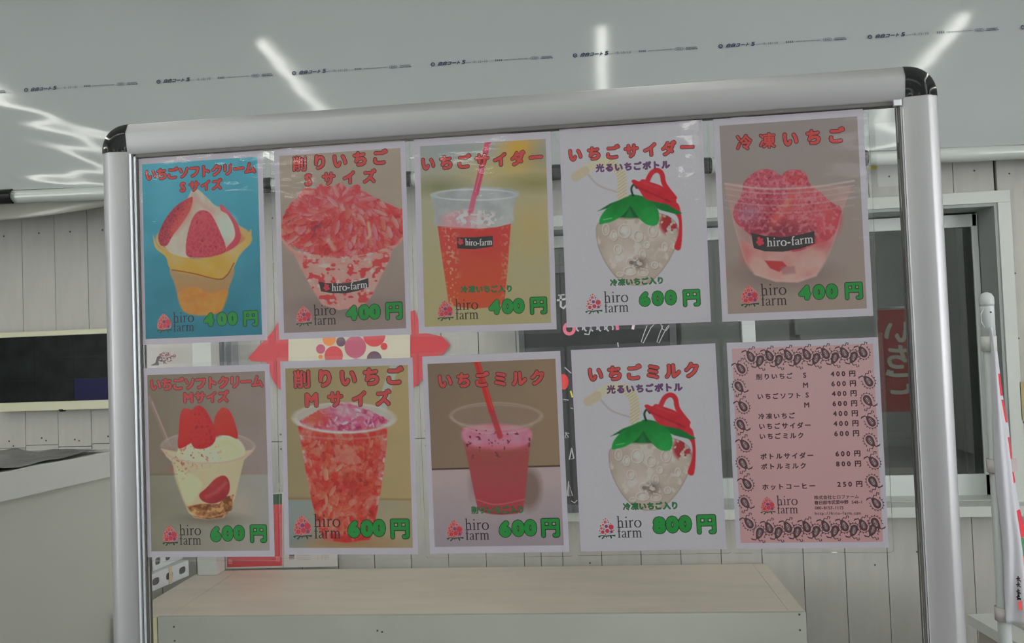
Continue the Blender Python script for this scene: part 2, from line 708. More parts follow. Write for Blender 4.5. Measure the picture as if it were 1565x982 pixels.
def plank(x0, x1, z0, z1):
    g = 0.0011 + random.random() * 0.0005
    x0, x1, z0, z1 = x0 + g, x1 - g, z0 + g, z1 - g
    if x1 - x0 < 0.01 or z1 - z0 < 0.02:
        return
    p = random.uniform(-0.0008, 0.0012)
    key = (round(x1 - x0, 3), round(z1 - z0, 3))
    if key not in plank_mesh:
        w, h = key
        plank_mesh[key] = MB().box(-w / 2, w / 2, -.0075, .0075, -h / 2, h / 2).build('plank', M_WALL, wall_back, bevel=0.0006)
        o = plank_mesh[key]
    else:
        o = plank_mesh[key].copy()
        link(o, wall_back)
    o.location = ((x0 + x1) / 2, WY - .0075 + p, (z0 + z1) / 2)


NZ1 = at(100, 355, WY).z
i0 = int((XL + 0.16 - PX0) / PW)
for i in range(i0, 26):
    a, b = PX0 + i * PW, PX0 + (i + 1) * PW
    jz = JZ + (0.006 if i % 2 else -0.004)
    if a > OX1 + 0.01:
        jz = JZR
    segs = []
    if b <= OX0 or a >= OX1:
        segs = [(a, b, 0, jz), (a, b, jz, TOPZ)]
    else:
        if a < OX0:
            segs += [(a, OX0, 0, jz), (a, OX0, jz, TOPZ)]
        if b > OX1:
            segs += [(OX1, b, 0, JZR), (OX1, b, JZR, TOPZ)]
        aa, bb = max(a, OX0), min(b, OX1)
        segs += [(aa, bb, 0, OZ0), (aa, bb, OZ1, TOPZ)]
    for s in segs:
        plank(*s)
    m = (a + b) / 2
    if b <= OX0:
        nail(m + random.uniform(-.01, .01), NZ1 + random.uniform(-.004, .008))
        nail(m, jz + 0.03)
        nail(m, jz - 0.03)
        nail(m + .02, 1.2 + random.uniform(-.02, .02), .004)
    elif a >= OX1:
        for zz in (OZ1 + .1, 1.75, 1.5, jz + .03, jz - .03):
            nail(m - .03, zz + random.uniform(-.05, .05), .004)
    else:
        nail(m, OZ1 + .1 + random.uniform(-.03, .03), .004)
        nail(m, OZ0 - .035, .004)
        nail(m + .03, .75 + random.uniform(-.1, .1), .004)
tag(nails.build('nail_heads', M_NAIL, wall_back, fix=False), kind='stuff')

# room beyond the window, unlit
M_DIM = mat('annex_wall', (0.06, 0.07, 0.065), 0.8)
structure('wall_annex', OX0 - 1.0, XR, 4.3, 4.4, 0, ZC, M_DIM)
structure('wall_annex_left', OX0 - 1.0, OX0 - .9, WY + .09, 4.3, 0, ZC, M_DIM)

# walls beside and behind the camera; the side windows are added fill light
rw = MB()
for a, b, c, d in [(YR, -5.2, 0, 3.7), (-2.5, 5.0, 0, 3.7), (-5.2, -2.5, 0, .9), (-5.2, -2.5, 2.5, 3.7)]:
    rw.box(XL - .1, XL, a, b, c, d)
tag(rw.build('wall_left', M_ROOM), kind='structure')
rw = MB()
for a, b, c, d in wrm:
    rw.box(XR, XR + .1, a, b, c, d)
tag(rw.build('wall_right', M_ROOM), kind='structure')
rw = MB()
wins = [(2.2, 3.1, 2.75, 3.4)]
xs = [XL] + [q for w in wins for q in w[:2]] + [XR]
for k in range(0, len(xs), 2):
    rw.box(xs[k], xs[k + 1], YR - .1, YR, 0, ZC)
for w in wins:
    rw.box(w[0], w[1], YR - .1, YR, 0, w[2])
    rw.box(w[0], w[1], YR - .1, YR, w[3], ZC)
tag(rw.build('wall_rear', M_ROOM), kind='structure')
M_FILL = emit_mat('side_fill', (0.95, 0.96, 1.0), SIDE_FILL_POWER)  # glow of the two added side windows
M_DAYH = emit_mat('hazy_daylight', (0.93, 0.97, 1.0), 2.5)
for k, w in enumerate(wins + [(-3.4, -.8, .9, 2.5), (-5.2, -2.5, .9, 2.5)]):
    wr = empty('window_%d' % (k + 2), ((w[0] + w[1]) / 2, YR, w[2]))
    if k == 1:        # unseen window added in the right wall as fill light
        wr.location = (XR, (w[0] + w[1]) / 2, w[2])
        wr.rotation_euler = (0, 0, PI / 2)
    if k == 2:        # unseen window added in the left wall, also to fill from the front
        wr.location = (XL, (w[0] + w[1]) / 2, w[2])
        wr.rotation_euler = (0, 0, -PI / 2)
    tag(wr, kind='structure')
    hw = (w[1] - w[0]) / 2
    H = w[3] - w[2]
    MB().box(-hw, hw, -.06, -.05, 0, H).build('pane', M_DAYH if k == 0 else M_FILL, wr)
    fr = MB()
    for q in (-hw + .025, -hw / 3, hw / 3, hw - .025):
        fr.box(q - .025, q + .025, -.045, .0, 0, H)
    for q in (.025, H * .55, H - .025):
        fr.box(-hw, hw, -.045, .0, q - .02, q + .02)
    fr.build('window_frame', M_TRIMW, wr)

# ceiling lamps: long tubes running towards the back wall
M_TUBE = emit_mat('lamp_tube', (1.0, 0.99, 0.93), LAMP_POWER)
lamp0 = None
LAMP_L = ['long fluorescent batten hanging under the ceiling, nearest the left wall', 'long fluorescent batten hanging second from the left wall',
          'long fluorescent batten hanging third from the left wall', 'long fluorescent batten hanging over the middle of the sign',
          'long fluorescent batten hanging second from the right wall', 'long fluorescent batten hanging under the ceiling, nearest the right wall']
for k, x in enumerate(LAMP_X):
    if lamp0 is None:
        r = empty('ceiling_lamp')
        hb = (LAMP_Y0 - LAMP_Y1) / 2
        MB().box(-.05, .05, -hb, hb, .03, .07).build('housing', M_TRIMW, r)
        MB().tube([(0, -hb, 0), (0, hb, 0)], .021, 10).build('tube', M_TUBE, r)
        for q in (-hb * .8, 0, hb * .8):
            MB().tube([(0, q, .0705), (0, q, ZC - LAMP_Z)], .006, 6).build('hanger', M_TRIMW, r)
        lamp0 = r
    else:
        r = lamp0.copy()
        link(r)
        for ch in lamp0.children:
            c = ch.copy()
            link(c, r)
    r.location = (x + math.sin(LAMP_TURN) * (LAMP_Y0 - LAMP_Y1) / 2, LAMP_Y0 - math.cos(LAMP_TURN) * (LAMP_Y0 - LAMP_Y1) / 2, LAMP_Z)
    r.rotation_euler = (0, 0, LAMP_TURN)
    tag(r, LAMP_L[k], 'ceiling lamp', 'fluorescent battens under the ceiling')

# ------------------------------------------------------------------ shop window in the back wall
M_SASH = mat('white_sash', seen((158, 162, 160)), 0.35, 0.5)
M_REC = mat('recess_board', seen((112, 117, 114)), 0.5, 0.3)
M_SEAL = mat('brown_seal', (0.045, 0.04, 0.038), 0.6)
win = tag(empty('window_1', (0, 0, 0)), kind='structure')
TW = 0.045
t = MB()
t.box(OX0 - TW, OX1 + TW, WY - .035, WY - .0, OZ1, OZ1 + TW)
t.box(OX0 - TW, OX0, WY - .035, WY - .0, OZ0, OZ1)
t.box(OX1, OX1 + TW, WY - .035, WY - .0, OZ0, OZ1)
t.build('window_frame', M_TRIMW, win, bevel=.002)
t = MB()
t.box(OX1 - .012, OX1 - .0005, WY - .03, WY + .16, OZ0, OZ1)
t.box(OX0 + .0005, OX0 + .012, WY - .03, WY + .16, OZ0, OZ1)
t.box(OX0 + .012, OX1 - .012, WY - .03, WY + .16, OZ1 - .012, OZ1 - .0005)
t.build('recess_lining', M_REC, win)
GX0, GX1 = OX0 + .03, at(1502, 500, WY + .1).x
GZ1, GZ0 = at(1400, 331, WY + .1).z, at(1400, 758, WY + .1).z
S = .045
t = MB()
t.box(GX0, GX1, WY + .1, WY + .14, GZ1 - .05, GZ1)
t.box(GX0, GX0 + S, WY + .1, WY + .14, GZ0, GZ1)
t.box(GX1 - .02, GX1 + .002, WY + .1, WY + .14, GZ0, GZ1)
t.box(GX0, GX1, WY + .1, WY + .14, GZ0, GZ0 + .082)
t.build('sash', M_SASH, win, bevel=.003)
mx = at(1143, 500, WY + .1).x
boxobj('mullion', mx - .026, mx + .026, WY + .085, WY + .13, GZ0 + .08, GZ1 - .05, M_SASH, win, .003)
t = MB()
t.box(GX1 - .075, GX1 - .0205, WY + .112, WY + .13, GZ0 + .08, GZ1 - .05)
t.box(GX0 + S, GX1 - .02, WY + .104, WY + .11, GZ0 - .012, GZ0 - .001)
t.box(OX0 + .012, OX1 - .012, WY + .142, WY + .15, GZ0 - .02, OZ1 - .013) if False else None
t.build('seal', M_SEAL, win)
M_GLASS = clear_mat('window_glass', ior=1.9, rough=0.01, tint=(0.45, 0.52, 0.47), gloss=1.6)
boxobj('pane', GX0 + S, mx - .02, WY + .118, WY + .122, GZ0 + .08, GZ1 - .05, M_GLASS, win)
boxobj('pane', mx + .02, GX1 - .02, WY + .108, WY + .111, GZ0 + .08, GZ1 - .05, M_GLASS, win)
# white ledge under the window
lz0, lz1 = at(1400, 790, WY - .1).z, at(1400, 776, WY - .1).z
lx0 = at(845, 790, WY - .1).x
tag(boxobj('trim_1', lx0, 3.4, WY - .11, WY + .1, lz0, lz1 + .005, M_TRIMW, None, .002), kind='structure')
tag(boxobj('trim_2', OX0, OX1, WY + .0, WY + .16, lz1 + .006, GZ0 - .013, M_TRIMW), kind='structure')
# things dimly seen in the annex
M_CR = mat('dim_crate', (0.16, 0.17, 0.16), 0.6)
for k, (x, z, w, h, lb) in enumerate([(at(1350, 700, 2.9).x, at(1350, 715, 2.9).z, .35, .16, 'pale crate standing inside behind the window, nearest the frame post'),
                                    (at(1450, 690, 3.1).x, at(1350, 715, 3.1).z, .28, .26, 'tall pale crate standing inside behind the right window pane')]):
    r = empty('storage_crate', (x, 2.9, z))
    tag(r, lb, 'crate')
    b = MB()
    b.box(-w / 2, w / 2, -.15, .15, 0, .02).box(-w / 2, w / 2, -.15, -.13, .02, h).box(-w / 2, w / 2, .13, .15, .02, h).box(-w / 2, -w / 2 + .02, -.13, .13, .02, h).box(w / 2 - .02, w / 2, -.13, .13, .02, h)
    b.build('crate_body', M_CR, r)
    MB().box(-w / 2 - .008, w / 2 + .008, -.16, -.151, h - .03, h).build('crate_rim', M_CR, r)
    boxobj('inner_bench' if k == 0 else 'inner_shelf', x - w * .6, x + w * .6, 2.72, 3.08, z - .03, z - .0005, M_CR)
    o = bpy.data.objects['inner_bench' if k == 0 else 'inner_shelf']
    tag(o, 'dark bench inside behind the window carrying the pale crates' if k == 0 else 'dark shelf inside behind the right window pane', 'bench' if k == 0 else 'shelf')

# ------------------------------------------------------------------ glossy plastic sheeting over the canopy
A0, A1 = at(0, 292, 1.655), at(1565, 221, 1.85)
TILT = math.tan(math.radians(3.6))


def sheet_base(x):
    k = (x - A0.x) / (A1.x - A0.x)
    return A0.y + (A1.y - A0.y) * k, A0.z + (A1.z - A0.z) * k


SH_RNG = np.random.RandomState(3)
WAVES = [(SH_RNG.uniform(3, 16), SH_RNG.uniform(25, 75), SH_RNG.uniform(0, 6.28), SH_RNG.uniform(.5, 1)) for _ in range(10)]
# a slack corner at the left, taut elsewhere
SX0 = at(100, 180, 1.85)


def sheet_y(x, z):
    yb, zb = sheet_base(x)
    h = z - zb
    y = yb + h * TILT
    g = math.exp(-max(0, (x - (SX0.x + .25))) ** 2 / .25) * math.exp(-max(0, h - .22) ** 2 / .02)
    g2 = .10 + .25 * math.exp(-max(0, h - .05) ** 2 / .02)
    g3 = math.exp(-max(0, h - .38) ** 2 / .01)
    s = sum(w[3] * math.sin(w[0] * x + w[1] * z + w[2]) / w[1] for w in WAVES)
    y += (g + .25 * g3) * .00016 * math.sin(88 * z + 17 * x + 2 * math.sin(7 * x)) + (g + .2 * g3) * .0003 * math.sin(36 * z - 9 * x)
    y += s * (0.013 * g + 0.012 * g2 * (1 if x < .0 else .35))
    y += -0.007 * math.exp(-h * h / .003)
    return y


xs_ = np.linspace(-4.2, 3.2, 420)
nz = 150
sv, sf = [], []
for j in range(nz):
    t_ = (j / (nz - 1)) ** 1.25
    for x in xs_:
        zb = sheet_base(x)[1]
        z = zb + .0 + t_ * (3.66 - zb)
        sv.append((x, sheet_y(x, z), z))
nx = len(xs_)
for j in range(nz - 1):
    for i in range(nx - 1):
        a = j * nx + i
        sf.append((a, a + 1, a + nx + 1, a + nx))
M_SHEET = mat('glossy_film', seen((119, 123, 122)), 0.10, 0.6, var=0.02, vscale=1.5)
sh = MB()
sh.add(sv, sf, 0, True)
sheet = sh.build('plastic_sheeting', M_SHEET, fix=False)
sol = sheet.modifiers.new('thickness', 'SOLIDIFY')
sol.thickness = 0.003
sol.offset = 1 if sheet.data.polygons[0].normal.y > 0 else -1
tag(sheet, 'glossy pale grey protective sheeting with blue print along the canopy above the wall', 'plastic sheet')
# blue marking repeated along the sheet
M_BLUE = mat('blue_ink', (0.02, 0.035, 0.09), 0.5)
M_BLUEL = mat('faint_ink', (0.10, 0.12, 0.17), 0.5)
fl = Flat()
U = 1 / 1418.0
fl.stroke([((19 + 17 * math.cos(2 * PI * k / 16)) * U, 17 * math.sin(2 * PI * k / 16) * U) for k in range(16)], 9 * U, 0, 0, True)
fl.stroke([((12) * U, 0), (26 * U, 0)], 5 * U, 0, 0)
for k, ch in enumerate('白白コート'):
    fl.char(ch, (94 + k * 46) * U, -2 * U, 36 * U, .06, 0, 0, slant=.45, sx=1.1, n=4)
fl.char('5', 330 * U, -5 * U, 36 * U, .08, 0, 0, sx=1.5, slant=.2, digit=True, n=6)
fl.stroke([(352 * U, 6 * U), (400 * U, 4 * U)], 3 * U, 0, 1)
for k, ch in enumerate('・0.15・10'):
    fl.char(ch, (418 + k * 20) * U, 1 * U, (24 if ch != '・' else 28) * U, .02, 0, 1, digit=(ch not in '・.'), n=4)
for k in range(4):
    fl.stroke([((642 + k * 19) * U, -7 * U), ((656 + k * 19) * U, -7 * U)], 4 * U, 0, 0)
    fl.stroke([((649 + k * 19) * U, -10 * U), ((649 + k * 19) * U, 9 * U)], 5 * U, 0, 0)
    fl.stroke([((642 + k * 19) * U, 5 * U), ((656 + k * 19) * U, 5 * U)], 4 * U, 0, 0)
for k in range(19):
    fl.stroke([((735 + k * 12.5) * U, 0), ((742 + k * 12.5) * U, 0)], (6 + (k * 7) % 5) * U, 0, 1)
ov = [((1035 + 38 * math.copysign(abs(math.cos(t2)) ** .6, math.cos(t2))) * U, 15 * math.copysign(abs(math.sin(t2)) ** .8, math.sin(t2)) * U) for t2 in [2 * PI * k / 24 for k in range(24)]]
fl.stroke(ov, 4 * U, 0, 1, True)
for k in range(3):
    fl.stroke([((1013 + k * 16) * U, 0), ((1024 + k * 16) * U, 0)], 12 * U, 0, 1)
for k in range(8):
    fl.stroke([((1105 + k * 13) * U, -8 * U), ((1114 + k * 13) * U, -8 * U)], 11 * U, 0, 1)
    fl.stroke([((1098 + k * 15) * U, 8 * U), ((1110 + k * 15) * U, 8 * U)], 9 * U, 0, 0 if k % 3 else 1)


def on_sheet(px, py):
    Y = 1.8
    for _ in range(6):
        p = at(px, py, Y)
        Y = sheet_y(p.x, p.z)
    return at(px, py, Y)


q0, q1 = on_sheet(38, 138), on_sheet(1326, 57)
sp = (q1 - q0) / 6
mark0 = None
for k in range(-2, 9):
    p = q0 + sp * k
    if mark0 is None:
        fl.v = [(v[0] * sp.length, v[1], v[2] * sp.length) for v in fl.v]
        mark0 = o = fl.build('printed_lettering', [M_BLUE, M_BLUEL], sheet, stuff=True)
    else:
        o = link(mark0.copy(), sheet)
    p2 = p + sp
    yaw = math.atan2(sp.y, sp.x)
    pit = -math.atan2(sp.z, sp.x)
    o.rotation_euler = (-math.atan(TILT), pit, yaw)
    o.location = (p.x, p.y - .0035, p.z)

# the roll that holds the sheet's lower edge, with black clips
M_ROLL = mat('roll_film', seen((138, 143, 139)), 0.22, 0.6, var=.02)
rl = MB()
pts = []
for k in range(60):
    x = -4.2 + 7.4 * k / 59
    yb, zb = sheet_base(x)
    pts.append((x, yb - .004, zb - .0262))
rl.tube(pts, [0.026 + .0015 * math.sin(i * 1.7) for i in range(60)], 16)
tag(rl.build('sheet_roll', M_ROLL, fix=False), 'long white rolled edge under the glossy sheeting', 'roll')
# slack flap of film under the roll at the left
fv, ff = [], []
n1, n2 = 30, 8
for i in range(n1):
    k = i / (n1 - 1)
    x = at(-160, 320, 1.9).x * (1 - k) + at(245, 300, 1.9).x * k
    yb, zb = sheet_base(x)
    dr = .085 * math.sin(PI * min(1, k * 1.02)) ** .8 + .01
    for j in range(n2):
        q = j / (n2 - 1)
        fv.append((x, yb + .02 + .03 * q + .006 * math.sin(9 * k + 4 * q), zb - .045 - dr * q * .62))
for i in range(n1 - 1):
    for j in range(n2 - 1):
        a = i * n2 + j
        ff.append((a, a + n2, a + n2 + 1, a + 1))
fp = MB()
fp.add(fv, ff, 0, True)
fo = fp.build('hanging_film', mat('slack_film', seen((124, 124, 116)), 0.25, 0.5), fix=False)
fo.modifiers.new('thickness', 'SOLIDIFY').thickness = .001
tag(fo, 'slack flap of film sagging below the roll at the far left', 'plastic film')
CL = ['long black clip at the left end of the roll, left of the sign frame', 'black clip on the roll seen between the first and second upper posters',
      'black clip on the roll seen between the second and third upper posters', 'black clip on the roll seen between the third and fourth upper posters',
      'black clip on the roll seen between the fourth and fifth upper posters', 'black clip on the roll just right of the fifth upper poster']
for k, (pa, pb, lb) in enumerate(zip((-60, 395, 600, 830, 1060, 1240), (52, 425, 632, 858, 1090, 1335), CL)):
    xa, xb = at(pa, 290, 1.77).x, at(pb, 270, 1.75).x
    ya, za = sheet_base((xa + xb) / 2)
    zz = za - .0262
    c = MB()
    ang = [math.radians(d) for d in range(115, 256, 14)]
    prof = [(math.cos(a) * .031, math.sin(a) * .031) for a in ang] + [(math.cos(a) * .0285, math.sin(a) * .0285) for a in reversed(ang)]
    # C-shaped clip snapped over the front of the roll
    v = []
    sl = (sheet_base(xb)[1] - sheet_base(xa)[1]) / (xb - xa)
    for x in (xa, xa + .004, xb - .004, xb):
        s = .9 if x in (xa, xb) else 1
        for p in prof:
            v.append((x, ya - .004 + p[0] * (1 if s == 1 else .98), zz + p[1] * s + sl * (x - (xa + xb) / 2)))
    n = len(prof)
    f = [tuple(range(n)), tuple(range(4 * n - 1, 3 * n - 1, -1))]
    for a in range(3):
        for i in range(n):
            j = (i + 1) % n
            f.append((a * n + i, a * n + j, (a + 1) * n + j, (a + 1) * n + i))
    c.add(v, f)
    tag(c.build('roll_clip', M_BLACK), lb, 'clip', 'black clips on the sheet roll')
p = at(1333, 252, WY - .02)
tag(boxobj('yellow_tape', p.x - .018, p.x + .02, WY - .0185, WY - .0165, p.z - .018, p.z + .018, mat('yellow_tape', seen((150, 140, 50)), .5)),
    'small square of yellow tape on the wall under the sheet roll', 'tape')
p = at(1562, 612, WY - .02)
tag(boxobj('brown_board', p.x - .012, p.x + .15, WY - .035, WY - .0165, p.z - .07, p.z + .07, mat('brown_board', seen((130, 118, 84)), .6, var=.1)),
    'tan board fixed on the wall right of the window, cut by the picture edge', 'board')

# ------------------------------------------------------------------ television on the left wall
TY = WY - .07
s0, s1 = at(-5, 515, TY), at(175, 611, TY)
tv = tag(empty('television', ((s0.x + s1.x) / 2, WY - .016, s1.z)), 'dark flat television with cream bezel showing nine camera views, on left wall', 'television')
tv.location = (0, 0, 0)
M_BEZ = mat('cream_bezel', seen((154, 154, 130)), .4)
bz = .022
zt, zb_ = at(80, 513, TY).z, at(80, 613, TY).z
t = MB()
t.box(s0.x - bz, s1.x + bz, TY - .012, WY - .03, zt, zt + bz)
t.box(s0.x - bz, s1.x + bz, TY - .012, WY - .03, zb_ - bz * 1.7, zb_)
t.box(s0.x - bz, s0.x, TY - .012, WY - .03, zb_, zt)
t.box(s1.x, s1.x + bz, TY - .012, WY - .03, zb_, zt)
t.build('bezel', M_BEZ, tv, .003)
boxobj('screen', s0.x, s1.x, TY - .002, WY - .03, zb_, zt, mat('screen_glass', (.006, .008, .007), .3, .1), tv)
boxobj('wall_bracket', (s0.x + s1.x) / 2 - .12, (s0.x + s1.x) / 2 + .12, WY - .03, WY - .0164, zb_ + .05, zt - .05, M_BLACK, tv)
dx, dz = (s1.x - s0.x) / 3, (zt - zb_) / 3
for r_ in range(3):
    for c_ in range(3):
        blue = (r_ == 2 and c_ == 2)
        m = mat('blue_view', (.012, .012, .06), .35, .08) if blue else mat('camera_view', (.007, .010, .009), .35, .08, var=.6, vscale=14)
        boxobj('camera_view', s0.x + c_ * dx + .002, s0.x + (c_ + 1) * dx - .002, TY - .0028, TY - .0021, zt - (r_ + 1) * dz + .002, zt - r_ * dz - .002, m, tv)
p = at(96, 633, TY)
MB().tube([(p.x, TY + .0, zb_ - bz * 1.7 - .006), (p.x, TY + .0, zb_ - bz * 1.7 + .004)], [.012, .016], 14).build('sensor', M_BLACK, tv)

# ------------------------------------------------------------------ service counter at the left
def floorpt(px, py, z):
    d = (px - 782.5) / F_PX * c_right + (491 - py) / F_PX * c_up + c_fwd
    k = (z - cpos[2]) / d[2]
    return Vector(cpos + d * k)


CZ = 1.24
P0, P1 = floorpt(0, 722, CZ), floorpt(168, 690, CZ)
dirc = (P1 - P0)
dirc.z = 0
dirc.normalize()
E0 = P0 - dirc * 1.6
kk = (WY - .03 - P0.y) / dirc.y
E1 = P0 + dirc * kk
nrm = Vector((-dirc.y, dirc.x, 0))
if nrm.x > 0:
    nrm = -nrm
CFAR = floorpt(60, 687, CZ).y
E1 = P0 + dirc * ((CFAR - .01 - P0.y) / dirc.y)
ct = tag(empty('service_counter'), 'white angled service counter standing left of the sign frame', 'counter')
W_ = 0.62


def slab(mb, a, b, n, w, z0, z1, inset=0.0):
    a2, b2 = a + n * inset, b + n * inset
    lim = CFAR
    c2, d2 = b2 + n * w, a2 + n * w
    c2 = Vector((c2.x, min(c2.y, lim), 0))
    pts_ = [a2, b2, c2, d2]
    v = [(q.x, q.y, z0) for q in pts_] + [(q.x, q.y, z1) for q in pts_]
    mb.add(v, [(0, 1, 2, 3), (4, 5, 6, 7), (0, 1, 5, 4), (1, 2, 6, 5), (2, 3, 7, 6), (3, 0, 4, 7)])


M_CNT = mat('counter_white', seen((146, 148, 141)), .4, .4, var=.02, vscale=2)
M_TOPW = mat('worktop_white', seen((158, 160, 156)), .35, .5)
t = MB()
slab(t, E0, E1, nrm, W_, CZ - .085, CZ)
t.build('worktop', M_TOPW, ct, .003)
t = MB()
slab(t, E0, E1, nrm, W_ - .04, 0, CZ - .0855, .02)
t.build('counter_body', M_CNT, ct)
# crumpled clear cover lying on the worktop
cv, cf = [], []
na, nb = 60, 24
La = (E1 - E0).length
for i in range(na):
    for j in range(nb):
        a = .02 + (La - .12) * i / (na - 1)
        b = .012 + .008 * math.sin(i * .9) + (W_ - .1) * j / (nb - 1)
        q = E0 + dirc * a + nrm * b
        hh = .003 + .008 * (abs(math.sin(a * 9 + b * 13)) ** 3 + .6 * abs(math.sin(a * 17 - b * 21)) ** 4) + random.uniform(0, .001)
        cv.append((q.x, min(q.y, CFAR - .006), CZ + hh))
for i in range(na - 1):
    for j in range(nb - 1):
        a = i * nb + j
        cf.append((a, a + 1, a + nb + 1, a + nb))
t = MB()
t.add(cv, cf, 0, True)
tag(t.build('plastic_cover', mat('crumpled_film', (.22, .22, .215), .35, .4, var=.25, vscale=14, bump=.002, bscale=60), fix=False),
    'crumpled clear plastic cover spread on the white counter', 'plastic cover')

# ------------------------------------------------------------------ low white display table at the back wall
M_PLY = mat('painted_plywood', seen((164, 155, 144)), .45, .35, var=.06, vscale=5, stretch=(.6, 3, 3))
M_APR = mat('painted_apron', seen((136, 138, 131)), .5, .3, var=.04, vscale=4)
TZ = None
p_b = at(700, 862, WY - .03)
TZ = p_b.z
f0, f1 = floorpt(245, 942, TZ), floorpt(1235, 930, TZ)
FY = (f0.y + f1.y) / 2 - .01
TX0 = at(200, 942, FY).x
TX1 = at(1235, 930, FY).x
tb = tag(empty('display_table'), 'low white plywood display table standing against the plank wall', 'table')
sx1 = at(265, 940, FY).x
TB = WY - .06
tb.location.x = .04
tb.rotation_euler.z = .03
t = MB()
t.box(sx1 + .0008, TX1 - .05, FY + .018, TB, TZ - .018, TZ)
t.build('top_board', M_PLY, tb, .001)
boxobj('top_board', TX0, sx1 - .0008, FY + .018, TB, TZ - .018, TZ - .0006, M_PLY, tb, .001)
boxobj('side_rail', TX1 - .049, TX1, FY + .018, TB, TZ - .09, TZ, M_PLY, tb, .0015)
az = at(700, 935, FY).z - at(700, 990, FY).z
boxobj('apron', at(252, 950, FY).x, TX1, FY, FY + .0175, TZ - .105, TZ, M_APR, tb, .0015)
boxobj('apron', TX0, at(251, 950, FY).x - .0015, FY, FY + .0175, TZ - .105, TZ, mat('bare_strip', seen((168, 160, 128)), .6, var=.05), tb, .001)
for lx in (TX0 + .03, (TX0 + TX1) / 2, TX1 - .07):
    for ly in (FY + .02, TB - .06):
        boxobj('leg', lx, lx + .045, ly, ly + .045, 0, TZ - .02, M_APR, tb)
nl = MB()
for px, py in [(276, 951), (277, 972), (580, 960), (587, 962), (1225, 942), (1226, 966)]:
    q = at(px, py, FY)
    nl.tube([(q.x, FY - .001, q.z), (q.x, FY + .002, q.z)], .0035, 8)
tag(nl.build('screw_heads', M_NAIL, tb), kind='stuff')

# white upright and grey steel upright at the table's left end
q = at(317, 878, 1.9)
up = at(317, 400, 1.9).z
x0, x1 = at(302, 870, 1.83).x, at(331, 870, 1.83).x
tag(boxobj('shelf_upright', x0, x1, 1.83, 1.9, TZ + .0005, up, M_TRIMW, None, .002), 'square white upright standing on the left end of the table', 'upright')
x0, x1 = at(330, 540, 1.93).x, at(355, 540, 1.93).x
st = tag(empty('steel_upright'), 'grey metal channel upright behind the white upright, below the teal poster', 'upright')
M_STEEL = mat('grey_steel', (.30, .32, .35), .45, .5, metal=.3)
t = MB()
lowz = at(340, 700, 1.93).z
t.box(x0, x1, 1.945, 1.984, lowz, up)
t.box(x0, x0 + .004, 1.925, 1.945, lowz, up)
t.box(x1 - .004, x1, 1.925, 1.945, lowz, up)
t.build('channel', M_STEEL, st)
boxobj('channel_lip', (x0 + x1) / 2 - .004, (x0 + x1) / 2 + .002, 1.938, 1.9449, lowz, up, M_ALUL, st)


# slotted white steel angles lying on the table
def slotted(name, a, b, hgt, label, nslots=4):
    """an upright strip of slotted angle from a to b on the table"""
    r = tag(empty(name, a), label, 'slotted rail', 'slotted steel rails on the table')
    L = (b - a).length
    u = (b - a).normalized()
    segs = MB()
    th = .003
    # plate with oval holes: built from cells round each hole
    cell = L / nslots
    for k in range(nslots):
        cx = (k + .5) * cell
        hw, hh = cell * .26, hgt * .22
        n = 16
        hole = []
        for i in range(n):
            tt = 2 * PI * i / n
            hole.append((cx + hw * math.copysign(abs(math.cos(tt)) ** .6, math.cos(tt)), hgt / 2 + hh * math.copysign(abs(math.sin(tt)) ** .7, math.sin(tt))))
        rect_ = []
        for i in range(n):
            tt = 2 * PI * i / n
            c, s = math.cos(tt), math.sin(tt)
            q_ = max(abs(c), abs(s))
            rect_.append((cx + c / q_ * cell / 2, hgt / 2 + s / q_ * hgt / 2))
        for side in (0, th):
            v = [(p[0], side, p[1]) for p in hole] + [(p[0], side, p[1]) for p in rect_]
            segs.add(v, [(i, (i + 1) % n, n + (i + 1) % n, n + i) for i in range(n)])
        v = [(p[0], 0, p[1]) for p in hole] + [(p[0], th, p[1]) for p in hole]
        segs.add(v, [(i, (i + 1) % n, n + (i + 1) % n, n + i) for i in range(n)])
    MB().box(.002, L - .002, th + .006, th + .009, .003, hgt - .006).build('slot_shade', M_GASK, r)  # dark strip behind the holes stands in for shade inside the rail
    segs.box(0, L, th, .03, hgt - .003, hgt)
    o = segs.build('slotted_plate', mat('white_steel', seen((160, 162, 164)), .35, .5), r)
    r.rotation_euler = (0, 0, math.atan2(u.y, u.x))
    return r


a_ = floorpt(228, 906, TZ)
b_ = floorpt(301, 873, TZ)
b_.y = min(b_.y, 1.82)
a_.z = b_.z = TZ + .002
slotted('slotted_rail', a_, b_, .062, 'front white slotted steel rail lying on the table below the parfait poster', 3)
o_ = Vector((-.012, .035, .0))
slotted('slotted_rail', a_ + o_ + Vector((0, .012, .064)), b_ + o_ + Vector((-.02, -.02, .064)), .062, 'upper white slotted steel rail stacked behind the front slotted rail', 3)
t = MB()
u = (b_ - a_).normalized()
m_ = a_ + (b_ - a_) * .52
w1 = Vector((u.y, -u.x, 0)) * .0008
v = []
for s_ in (-.008, .008):
    for z in (TZ + .001, TZ + .067):
        for k in (1, 2.5):
            q = m_ + u * s_ + w1 * k
            v.append((q.x, q.y, z))
t.add(v, [(0, 1, 3, 2), (4, 6, 7, 5), (0, 4, 5, 1), (2, 3, 7, 6), (0, 2, 6, 4), (1, 5, 7, 3)])
tag(t.build('tape_band', mat('tan_tape', seen((158, 142, 118)), .5)), 'strip of tan tape round the front slotted rail', 'tape')

